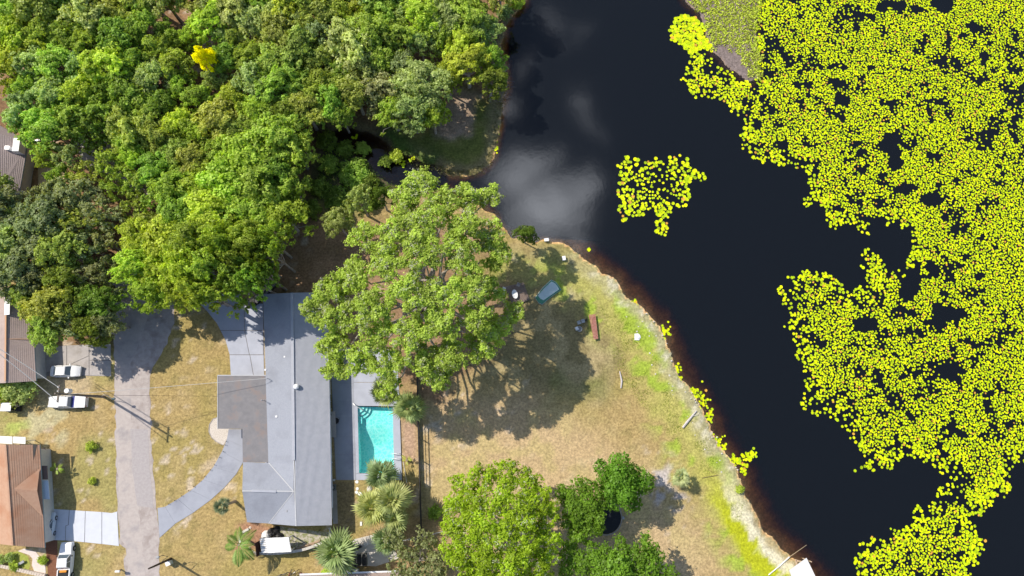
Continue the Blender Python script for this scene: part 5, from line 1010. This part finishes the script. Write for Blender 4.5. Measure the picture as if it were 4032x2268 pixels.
# driveway lights
for i,(x,y) in enumerate([(891,1752),(882,1778),(868,1801),(847,1830),(831,1850),(808,1875),(788,1893),(765,1915),(745,1931),(718,1952),(690,1970),(666,1984),(893,1738)]):
    o=thing('path_light','tiny black solar light along the outer edge of the curved driveway','path light',P(x,y),0,'solar lights edging the curved driveway'); mb=MB(); mb.tube([(0,0,0),(0,0,.25)],.02,5); mb.go('stake',BLACK,o); mb=MB(); mb.disc((0,0),.07,.25,.30,8); mb.go('cap',BLACK,o)
# ------------------------------------------------------------------ east yard things
bt=thing('upturned_boat','upturned flat bottomed green boat with a grey bottom resting on the grass','boat',P(2160,1148)); O_=bt.location.copy()
gun=[(2170,1102),(2189,1112),(2210,1140),(2165,1172),(2134,1199),(2120,1192),(2107,1172),(2135,1135)]; bot=[(2172,1108),(2186,1116),(2202,1139),(2163,1166),(2140,1182),(2128,1176),(2118,1164),(2140,1138)]
g_=[P(x,y,.05) for x,y in gun]; b_=[P(x,y,.5) for x,y in bot]; n=len(g_)
GREENP=mat('green_hull',(.06,.26,.16),.5,(.12,.30,.24),3); BOTM=mat('boat_bottom',(.46,.58,.60),.7,(.52,.63,.64),2.5,col3=(.62,.58,.44),scale3=.9,lo3=.62,hi3=.66)
mk('hull_side',g_+b_,[(i,(i+1)%n,(i+1)%n+n,i+n) for i in range(n)],GREENP,bt,off=O_); mk('hull_bottom',b_,[tuple(range(n))],BOTM,bt,off=O_)
mb=MB(); mb.tube(g_+[g_[0]],.05,5,False); mb.go('gunwale',STEEL,bt,off=O_)
a,b=P(2190,1120,.5),P(2122,1172,.5)
for k in (-.45,0,.45): 
    t_=(b-a).normalized(); s_=Vector((-t_.y,t_.x,0))*k; mb=MB(); strip(mb,a.lerp(b,.1)+s_,b.lerp(a,.18)+s_,.05,.0,.04); mb.go('keel_strip',BOTM,bt,off=O_)
rt=thing('red_bench_table','long narrow faded red plank table near the lake bank','table',P(2336,1286)); O_=rt.location.copy()
q4=[P(2318,1239,.55),P(2345,1237,.55),P(2356,1334,.55),P(2338,1337,.55)]
RED=mat('faded_red',(.32,.12,.10),.8,(.45,.22,.18),4)
for k in range(5):
    a0,a1=q4[0].lerp(q4[1],k/5+.02),q4[0].lerp(q4[1],(k+1)/5-.03); b0,b1=q4[3].lerp(q4[2],k/5+.02),q4[3].lerp(q4[2],(k+1)/5-.03); MB().prism(ccw([a0,a1,b1,b0]),.49,.55).go('plank',RED,rt,off=O_)
for v in (.12,.5,.88):
    a=q4[0].lerp(q4[3],v); b=q4[1].lerp(q4[2],v); mb=MB(); strip(mb,a-Vector((0,0,.14)),b-Vector((0,0,.14)),.1,0,.07); mb.go('crosspiece',RED,rt,off=O_)
    for p in (a.lerp(b,.1),a.lerp(b,.9)): MB().box(p.x-.05,p.x+.05,p.y-.05,p.y+.05,0,.41).go('leg',DARKW,rt,off=O_)
def chair(px,py,rz,m,label,name='lawn_chair'):
    o=thing(name,label,'chair',P(px,py),rz)
    MB().box(-.26,.26,-.26,.26,.38,.43).go('seat',m,o); MB().box(-.26,.26,.24,.29,.431,.95).go('backrest',m,o)
    for x in (-.24,.24):
        for y in (-.24,.24): MB().box(x-.025,x+.025,y-.025,y+.025,0,.379).go('leg',m,o)
        MB().box(x-.03,x+.03,-.26,.239,.6,.64).go('armrest',m,o)
    return o
BW=mat('chair_grey',(.5,.5,.5),.6)
chair(2278,1272,.3,BW,'grey lawn chair left of its neighbour beside the red table'); chair(2294,1266,.2,BW,'grey lawn chair nearest the red table'); 
chair(2270,1295,2.0,WHITE,'white framed chair at the lower end of the fire ring'); chair(1984,1140,1.2,WHITE,'white plastic chair off the left corner of the timber deck'); chair(2040,1124,-.3,mat('dark_chair',(.35,.33,.32),.6),'grey chair on the far edge of the timber deck')
fr=thing('fire_ring','small round wire fire ring on the grass beside the grey chairs','fire pit',P(2281,1296)); mb=MB(); mb.tube([(.42*math.cos(k*.524),.42*math.sin(k*.524),.2) for k in range(13)],.05,5,False); mb.go('rim',STEEL,fr); mb=MB(); mb.disc((0,0),.38,.02,.1,12); mb.go('ash',mat('ash',(.3,.3,.28),.9),fr)
for k in range(6): mb=MB(); mb.tube([(.4*math.cos(k*1.047),.4*math.sin(k*1.047),0),(.4*math.cos(k*1.047),.4*math.sin(k*1.047),.2)],.03,4); mb.go('leg',STEEL,fr)
o=thing('folding_frame','dark folded camp chair leaning near the red table','chair',P(2306,1262),.5); mb=MB(); mb.tube([(-.4,0,.1),(.4,.2,.5)],.03,4); mb.tube([(-.3,.3,.1),(.4,-.2,.5)],.03,4); mb.go('frame',BLACK,o); MB().box(-.15,.2,-.1,.15,.3,.34).go('fabric',BLACK,o)
# timber deck under the oak edge
dkp=thing('timber_deck','weathered dark timber platform under the right edge of the live oak','deck',P(2036,1160)); O_=dkp.location.copy()
q4=[P(1988,1128,.35),P(2062,1112,.35),P(2086,1180,.35),P(2020,1206,.35)]
DK=mat('deck_plank',(.20,.15,.125),.85,(.27,.21,.18),4); nP=20
for k in range(nP):
    a0,a1=q4[0].lerp(q4[3],k/nP+.006),q4[0].lerp(q4[3],(k+1)/nP-.008); b0,b1=q4[1].lerp(q4[2],k/nP+.006),q4[1].lerp(q4[2],(k+1)/nP-.008); MB().prism(ccw([a0,b0,b1,a1]),.28,.35).go('plank',DK,dkp,off=O_)
for v in (.1,.5,.9): mb=MB(); strip(mb,q4[0].lerp(q4[1],v)-Vector((0,0,.3)),q4[3].lerp(q4[2],v)-Vector((0,0,.3)),.12,0,.2); mb.go('joist',DARKW,dkp,off=O_)
ov=thing('oval_table','oval white table standing on the timber deck','table',P(2027,1158,.8)); ov.location.z=.35; mb=MB(); pts=[(.48*math.cos(k*.39),.78*math.sin(k*.39)) for k in range(16)]; mb.prism(pts,.42,.47); mb.go('top',WHITEW,ov); ov.rotation_euler=(0,0,.25)
for x,y in ((-.25,-.5),(.25,-.5),(-.25,.5),(.25,.5)): MB().box(x-.03,x+.03,y-.03,y+.03,0,.419).go('leg',WHITEW,ov)
# small things near the bank
for (x,y,sx,sy,sz,nm,lb,ct_,m) in [(2151,946,.35,.22,.35,'cooler','white cooler box at the water edge right of the live oak','cooler',WHITE),(2219,1019,.25,.33,.5,'plastic_bin','upright white plastic bin on the grass near the bank','bin',WHITE)]:
    o=thing(nm,lb,ct_,P(x,y),.1); MB().box(-sx,sx,-sy,sy,0,sz).go('body',m,o); MB().box(-sx-.03,sx+.03,-sy-.03,sy+.03,sz+.002,sz+.07).go('lid',WHITE,o)
mb=MB(); mb.prism([(-.45,-.55),(.3,-.6),(.6,-.1),(.5,.3),(.15,.55),(-.4,.5)],.02,.10); mb.dome((.1,-.1,.1),.35,.4,.14,8,3); o=mb.go('tarpaulin',WHITE); o.location=P(2508,1326); tag(o,'crumpled white tarpaulin on the green bank','tarp')
lg=thing('driftwood_log','grey driftwood log lying across the bank by the lily pads','log',P(2718,1652)); O_=lg.location.copy(); mb=MB(); mb.tube([P(2688,1684,.16),P(2705,1662,.18),P(2722,1642,.17),P(2742,1618,.14)],[.17,.20,.16,.09],7); mb.go('trunk',mat('driftwood',(.45,.42,.42),.9,(.56,.53,.52),4,bump=.5),lg,off=O_)
mb=MB(); mb.tube([P(2724,1640,.2),P(2748,1632,.3)],[.05,.02],5); mb.go('branch',MATS['driftwood'],lg,off=O_)
mb=MB(); mb.tube([P(2445,1528,.12),P(2448,1500,.12),P(2440,1462,.12)],[.10,.16,.09],6); q=mb.go('weathered_log',MATS['driftwood']); tag(q,'short grey log lying at the foot of the green bank','log')
fs_=thing('forked_branch','fallen forked branch lying right of the lone small fan palm','branch',P(2780,1868)); O_=fs_.location.copy(); mb=MB(); mb.tube([P(2765,1882,.1),P(2828,1870,.12),P(2790,1850,.1)],[.04,.06,.03],5); mb.go('wood',mat('wet_wood',(.22,.16,.09),.9),fs_,off=O_)
rnd=random.Random(77)
for i in range(46):
    t_=rnd.random(); y=1230+t_*640; j=int(t_*6); xs=[2560,2640,2670,2740,2810,2880,2930]; x=xs[j]+(xs[min(j+1,6)]-xs[j])*(t_*6-j)-rnd.uniform(10,110); p=P(x,y); r_=rnd.uniform(.08,.2); mb=MB(); mb.dome((0,0,-.02),r_,r_*rnd.uniform(.6,1),r_*.6,6,2); o=mb.go('bank_stone',STONE); o.location=p; tag(o,'small whitish stone scattered in the grass of the lake bank','stone','pale stones scattered along the lake bank')
# trampoline
tp=thing('trampoline','round black trampoline half hidden under the round green trees','trampoline',P(2384,2038,.8)); tp.location.z=0; mb=MB(); mb.disc((0,0),2.45,.80,.82,32); mb.go('mat',mat('tramp_mat',(.012,.015,.022),.6),tp)
mb=MB(); ring=[(2.6*math.cos(k*math.pi/16),2.6*math.sin(k*math.pi/16),.82) for k in range(33)]; mb.tube(ring,.07,6,False); mb.go('rim',mat('tramp_rim',(.30,.28,.30),.6),tp)
for k in range(6): a=k*math.pi/3; mb=MB(); mb.tube([(2.6*math.cos(a),2.6*math.sin(a),0),(2.6*math.cos(a),2.6*math.sin(a),.8)],.035,5); mb.go('leg',STEEL,tp)
o=thing('bucket','grey bucket standing beside the trampoline rim','bucket',P(2452,2038)); mb=MB(); mb.tube([(0,0,0),(0,0,.35)],[.18,.24],10); mb.go('body',mat('bucket_grey',(.42,.44,.45),.5),o)
# boat dock roof at lower right
dr2=thing('boat_dock','white metal roof of a boat dock with timber frame at the water edge','dock',P(3170,2250)); O_=dr2.location.copy(); q4=[P(3176,2197,2.6),P(3108,2246,2.6),P(3140,2330,2.6),P(3240,2330,2.6)]
MB().prism(ccw(q4),2.5,2.6).go('roof',mat('dock_roof',(.66,.66,.66),.6,(.72,.72,.72),1),dr2,off=O_)
for (x,y) in ((3135,2205),(3165,2200),(3125,2250),(3205,2280)): p=P(x,y,0); mb=MB(); mb.tube([p+Vector((0,0,-1.5)),p+Vector((0,0,2.5))],.09,6); mb.go('piling',mat('dock_wood',(.50,.38,.27),.85),dr2,off=O_)
for a,b in (((3133,2206),(3160,2213)),((3133,2206),(3140,2250))): mb=MB(); strip(mb,P(*a,.5),P(*b,.5),.25,0,.12); mb.go('joist',MATS['dock_wood'],dr2,off=O_)
mb=MB(); mb.tube([P(3026,2264,.14),P(3070,2228,.14),P(3108,2193,.10)],.085,6); tag(mb.go('white_pipe',WHITE),'long white pipe lying across the sand into the lake','pipe')
mb=MB(); mb.tube([P(3108,2193,-.1),P(3120,2185,-.1),P(3176,2146,-.28)],[.06,.05,.03],5); tag(mb.go('bamboo_pole',mat('bamboo',(.40,.32,.20),.7)),'thin brown pole reaching from the pipe end out over the water','pole')
# ------------------------------------------------------------------ lily pads
MAT_=DP([(1895,-80),(1888,60),(1895,130),(1900,200),(1860,195),(1800,150),(1765,125),(1735,128),(1735,150),(1715,155),(1740,185),(1715,205),(1735,225),(1790,250),(1830,268),(1868,300),(1868,345),(1866,370),(1905,395),(1935,412),(1960,422),(1985,410),(2012,408),(2032,440),(2026,490),(2030,512),(2050,510),(2070,540),(2095,570),(2130,560),(2158,580),(2195,600),
 (2240,560),(2285,578),(2292,620),(2275,668),(2240,680),(2215,640),(2185,618),(2165,640),(2178,665),(2168,700),(2190,722),(2165,722),(2130,728),(2120,708),(2062,680),(2030,677),(1992,695),(1990,725),(1965,720),(1952,745),(1975,770),(1985,800),(1980,820),(2003,850),(2010,900),(2018,955),(2040,985),(2005,1000),(2020,1025),(2080,1042),(2125,1060),(2132,1100),(2155,1130),(2172,1160),(2155,1185),(2190,1200),(2240,1172),(2290,1150),(2310,1152),(2330,1165),(2370,1180),(2398,1192),
 (2388,1220),(2350,1240),(2342,1270),(2295,1285),(2292,1318),(2250,1345),(2225,1350),(2195,1345),(2180,1370),(2150,1385),(2155,1449),(2140,1530),(2440,1530),(2452,1449),(2468,1400),(2472,1360),(2448,1310),(2480,1280),(2510,1262),(2540,1240),(2552,1190),(2580,1170),(2720,1150),(2720,-80)])
MC=DP([(1678,75),(1692,48),(1725,38),(1762,45),(1782,95),(1785,120),(1760,128),(1730,120),(1700,100)])
ISL=DP([(1552,415),(1560,396),(1600,392),(1625,405),(1650,398),(1705,390),(1730,402),(1722,420),(1775,428),(1777,455),(1742,455),(1738,490),(1725,522),(1690,528),(1686,555),(1675,598),(1645,590),(1655,560),(1650,535),(1605,545),(1568,555),(1550,520),(1572,512),(1546,502),(1562,460)])
holes=[(2251,380,26,48),(2285,472,26,14),(2347,503,26,18),(2325,675,38,30),(2290,725,22,52),(2384,796,34,40),(2171,818,18,32),(2403,937,26,18),(2403,1085,18,26),(2254,14,62,22),(2377,9,26,30),(2482,139,22,12),(2220,600,30,40),(2120,250,20,14),(2100,200,14,10),(2000,210,16,8),(1975,360,8,14),(2450,60,14,18),(2560,520,12,16)]
rs=np.random.RandomState(4)
def region(poly,sp,prob,rad,seed,jit=.5,fray=2.6):
    xs=np.array([p[0] for p in poly]); ys_=np.array([p[1] for p in poly]); X,Y=np.meshgrid(np.arange(xs.min()-1,xs.max()+1,sp),np.arange(ys_.min()-1,ys_.max()+1,sp))
    X=(X+rs.uniform(-jit,jit,X.shape)*sp*1.3).ravel(); Y=(Y+rs.uniform(-jit,jit,Y.shape)*sp*1.3).ravel(); q=sdf(X,Y,poly)+(vn(X,Y,1.5,31)-.5)*fray
    k=(q<0)&(rs.rand(len(X))<prob(X,Y,-q)); X,Y,q=X[k],Y[k],-q[k]; return X,Y,rad(X,Y,q)
def pm(X,Y,q):
    n=vn(X,Y,1.7,41,3); m=vn(X,Y,8,42,2); v=.16+.85*ss(.34,.50,n+.35*(m-.5)+.012*np.clip(q,0,4)); v=np.minimum(v,.30+.70*ss(.3,3.2,q+(n-.5)*4))
    for (hx,hy,a,b) in holes:
        c=D(hx,hy); dx=(X-c.x)/(a*K/22); dy=(Y-c.y)/(b*K/22); v=np.where(dx*dx+dy*dy+(n-.5)*4.5<1,0,v)
    return v
mainp=region(MAT_,.325,pm,lambda X,Y,q:np.clip(.245-.085*ss(0,4,q),.12,.4)*rs.uniform(.75,1.2,len(X)),1)
mcp=region(MC,.36,lambda X,Y,q:np.full(X.shape,.85),lambda X,Y,q:np.clip(.34-.08*ss(0,3,q),.2,.4)*rs.uniform(.8,1.1,len(X)),2)
def ipd(X,Y,q):
    c=D(1652,468); n=vn(X,Y,1.6,51,2); v=.42+.45*ss(.40,.55,n); v=np.where(np.hypot((X-c.x)/.5,(Y-c.y)/.9)+(n-.5)*3<1,.04,v); return v
isp=region(ISL,.50,ipd,lambda X,Y,q:(.21+.09*ss(3.5,0,q))*rs.uniform(.7,1.25,len(X)),3,fray=1.2)
shore=[]
for (x,y,a,b,n) in [(1596,760,8,9,9),(1676,832,14,16,26),(1702,935,14,20,34),(1752,985,16,14,22),(1768,1010,14,18,22),(1788,1045,12,16,18),(1806,1108,12,14,20),(1820,1125,10,10,10),(1850,1160,22,12,40),(1880,1150,18,10,24),(1895,1138,8,8,7),(1872,1180,10,12,16),
  (1252,322,4,8,7),(1250,372,5,9,9),(1012,408,12,10,16),(1035,400,8,6,8),(900,345,14,8,6),(990,372,6,8,6),(1480,628,5,4,5)]:
    for i in range(n):
        p=D(x+rs.normal()*a*.55,y+rs.normal()*b*.55,WZ); shore.append((p.x,p.y,rs.uniform(.15,.27)))
shore=np.array(shore); shx,shy=shore[:,0],shore[:,1]
okk=sdf(shx,shy,LAKE)<.7; shore=shore[okk]
XS=np.concatenate([mainp[0],mcp[0],isp[0],shore[:,0]]); YS=np.concatenate([mainp[1],mcp[1],isp[1],shore[:,1]]); RS=np.concatenate([mainp[2],mcp[2],isp[2],shore[:,2]])
src=np.concatenate([np.zeros(len(mainp[0])),np.ones(len(mcp[0])),np.full(len(isp[0]),2),np.full(len(shore),3)])
inmud=(sdf(XS,YS,MUD)<-1.2)&(src!=3); k=~inmud; XS,YS,RS,src=XS[k],YS[k],RS[k],src[k]
HUE=rs.rand(len(XS)); V=rs.uniform(.8,1.15,len(XS)); vis=(YS<74)&(YS>-23.5)&(XS<100)
pmat=bpy.data.materials.new('lily_pad'); pmat.use_nodes=True; t=pmat.node_tree; t.nodes.clear(); l=t.links.new
o=N(t,'ShaderNodeOutputMaterial'); b=N(t,'ShaderNodeBsdfPrincipled',inp={'Roughness':.5,'Specular IOR Level':.25}); at=N(t,'ShaderNodeAttribute',attribute_name='tint'); oi=N(t,'ShaderNodeObjectInfo')
mmx=N(t,'ShaderNodeMix',data_type='RGBA',blend_type='MULTIPLY'); mmx.inputs[0].default_value=1; l(at.outputs['Color'],mmx.inputs[6]); l(oi.outputs['Color'],mmx.inputs[7]); l(mmx.outputs[2],b.inputs['Base Color']); l(b.outputs[0],o.inputs[0])
NP=9
def padgeo(x,y,z,r,rot,tilt):
    a=rot+np.arange(NP)*(2*np.pi-.35)/(NP-1)
    dx,dy=r[:,None]*np.cos(a) if False else None,None
def build_pads(name,X,Y,Rr,colr,seed):
    r_=np.random.RandomState(seed); n=len(X); rot=r_.rand(n)*6.28; a=rot[:,None]+np.arange(NP)[None]*(2*np.pi-.30)/(NP-1)
    z=WZ+.015+.05*r_.rand(n); tx,ty=r_.normal(size=(2,n))*.07; dx=Rr[:,None]*np.cos(a); dy=Rr[:,None]*np.sin(a); dzv=dx*tx[:,None]+dy*ty[:,None]+Rr[:,None]*.10
    vx=np.concatenate([X[:,None],X[:,None]+dx],1); vy=np.concatenate([Y[:,None],Y[:,None]+dy],1); vz=np.concatenate([z[:,None],z[:,None]+dzv],1); vz=np.maximum(vz,WZ+.006)
    v=np.stack([vx,vy,vz],-1).reshape(-1,3); base=(np.arange(n)*(NP+1))[:,None,None]; f=np.stack([np.zeros(NP-1,int),np.arange(1,NP),np.arange(2,NP+1)],-1)[None]+base; f=f.reshape(-1,3)
    me=bpy.data.meshes.new(name); me.vertices.add(len(v)); me.vertices.foreach_set('co',v.ravel()); me.loops.add(f.size); me.loops.foreach_set('vertex_index',f.ravel()); me.polygons.add(len(f)); me.polygons.foreach_set('loop_start',np.arange(0,f.size,3)); me.update(calc_edges=True)
    at=me.attributes.new('tint','FLOAT_COLOR','POINT'); cc=np.ones((len(v),4)); cc[:,:3]=np.repeat(colr,NP+1,0); at.data.foreach_set('color',cc.ravel()); me.materials.append(pmat); return ob(name,me)
def padcol(h,v):
    c=np.array([.60,.74,.002])[None]*np.ones((len(h),1)); c=np.where((h<.30)[:,None],np.array([.40,.56,.006]),c); c=np.where((h>.80)[:,None],np.array([.76,.80,.003]),c); c=np.where((h>.968)[:,None],np.array([.62,.34,.05]),c); return c*v[:,None]
order=np.argsort(-(RS+np.where(src==2,.06,0)+np.where(vis,0,-9))); big=order[:298]; rest_=order[298:]
stf=build_pads('lily_pads',XS[rest_],YS[rest_],RS[rest_],padcol(HUE[rest_],V[rest_]),8); tag(stf,'dense bright yellow-green mats of lily pads covering the right side of the lake','lily pads',kind='stuff')
a=[i*(2*math.pi-.3)/(NP*2-1) for i in range(NP*2)]; pme=bpy.data.meshes.new('lily_pad'); pme.from_pydata([(0,0,.0)]+[(math.cos(w),math.sin(w),.09) for w in a],[],[(0,i,i+1) for i in range(1,NP*2)]); at=pme.attributes.new('tint','FLOAT_COLOR','POINT'); at.data.foreach_set('color',[1.0]*4*(NP*2+1)); pme.materials.append(pmat)
LB={0:('round yellow-green lily pad floating at the open water edge of the big mat','lily pads along the edge of the big mat'),1:('large bright lily pad in the rounded patch beside the muddy spit','lily pads in the patch beside the muddy spit'),2:('round yellow-green lily pad in the separate patch in the middle of the lake','lily pads in the middle patch'),3:('green lily pad in the small clumps hugging the lawn bank','lily pads along the lawn bank')}
for i in big:
    o=ob('lily_pad',pme); o.location=(XS[i],YS[i],WZ+.02+.05*random.random()); o.scale=(RS[i],RS[i],RS[i]); o.rotation_euler=(random.uniform(-.05,.05),random.uniform(-.05,.05),random.uniform(0,6.28)); c=padcol(HUE[i:i+1],V[i:i+1])[0]; o.color=(*c,1)
    lb,gr_=LB[int(src[i])]; 
    if HUE[i]>.968: lb=lb.replace('round yellow-green','orange-tinged').replace('large bright','large orange-tinged').replace('green lily pad in','orange-tinged lily pad in'); gr_='orange-tinged '+gr_
    tag(o,lb,'lily pad',gr_)
print('PADS',len(XS))
# plants on the mud spit, reeds on the bank
def tufts(name,X,Y,Z,hgt,tone,label,cat,seed,blades=5,spread=.25):
    r_=np.random.RandomState(seed); n=len(X)*blades; x=np.repeat(X,blades)+r_.normal(size=n)*spread; y=np.repeat(Y,blades)+r_.normal(size=n)*spread; z=np.repeat(Z,blades)+hgt*.4
    nn=r_.normal(size=(n,3)); nn[:,2]=abs(nn[:,2])+.5; me=quads(name,np.stack([x,y,z],-1),nn,hgt*(.5+.6*r_.rand(n)),r_.rand(n),LEAF,.6,seed); o=ob(name,me); o.color=(*tone,1); return tag(o,label,cat,kind='stuff')
X,Y,_=region(MUD,.40,lambda X,Y,q:ss(.42,.50,vn(X,Y,2.2,61,3)+.06*np.clip(X-D(1815,90).x+(Y-D(1795,90).y)*.55,-6,8))*.95,lambda X,Y,q:q,5)
tufts('marsh_plants',X,Y,np.full(len(X),WZ+.12),.30,(.60,.70,.10),'sparse yellow-green marsh plants growing on the muddy spit','marsh plants',1,5,.25)
# bank grass fringe along the lawn shore
X=[];Y=[]
sh=[D(*q) for q in [(1335,600),(1405,608),(1440,625),(1480,650),(1530,692),(1560,722),(1600,762),(1640,802),(1668,842),(1686,880),(1698,920),(1722,962),(1760,1012),(1788,1070),(1802,1112),(1842,1162),(1862,1200),(1873,1240),(1898,1290),(1930,1340),(1970,1388),(2008,1418)]]
for a_,b_2 in zip(sh,sh[1:]):
    for i in range(int((b_2-a_).length*9)): q=a_.lerp(b_2,random.random()); t_=(b_2-a_).normalized(); n_=Vector((t_.y,-t_.x,0)); q=q-n_*-1*random.uniform(-.6,.9) if False else q+n_*(-random.uniform(-.3,2.2)**1); X.append(q.x);Y.append(q.y)
X=np.array(X);Y=np.array(Y); k=sdf(X,Y,LAKE)>.15; X,Y=X[k],Y[k]; tufts('bank_grass',X,Y,np.full(len(X),-.15),.11,(.30,.29,.09),'ragged dry and green grass fringe along the lawn bank','grass',2,5,.2)
X=[];Y=[]
for a_,b_2 in zip(*(lambda s_:(s_,s_[1:]))([D(*q) for q in [(1325,0),(1290,40),(1266,70),(1262,110),(1272,180),(1270,250),(1256,290),(1254,330),(1248,375),(1238,400),(1213,430),(1175,440),(1135,436),(1100,420),(1062,408),(1022,388),(990,378)]])):
    for i in range(int((b_2-a_).length*9)): q=a_.lerp(b_2,random.random())+Vector((random.uniform(-2,.3),random.uniform(-.5,.8),0)); X.append(q.x);Y.append(q.y)
X=np.array(X);Y=np.array(Y); tufts('reed_fringe',X,Y,np.full(len(X),-.1),.16,(.16,.17,.06),'dull green and brown reeds fringing the wooded point','reeds',3,5,.25)
# lawn tufts
def land(n,poly,seed): 
    r_=np.random.RandomState(seed); xs=[p[0] for p in poly]; ys_=[p[1] for p in poly]; X=r_.uniform(min(xs),max(xs),n); Y=r_.uniform(min(ys_),max(ys_),n); k=sdf(X,Y,poly)<0; return X[k],Y[k]
X,Y=land(5000,DP([(1500,760),(1620,830),(1690,1000),(1800,1150),(1870,1250),(1860,1330),(1780,1200),(1640,1050),(1560,950),(1530,850)]),5); k=vn(X,Y,3,71)>.5; X,Y=X[k],Y[k]
tufts('green_weeds',X,Y,np.zeros(len(X)),.10,(.28,.36,.05),'soft green weeds spreading along the lake bank','weeds',6,6,.3)
X,Y=land(2500,DP([(820,330),(1000,350),(1120,440),(1000,500),(830,500),(790,420)]),7); k=(vn(X,Y,3,72)>.47)&(sdf(X,Y,LAKE)>0); X,Y=X[k],Y[k]
tufts('creek_weeds',X,Y,np.zeros(len(X)),.16,(.10,.20,.03),'shaded green weeds beside the creek','weeds',8,5,.3)
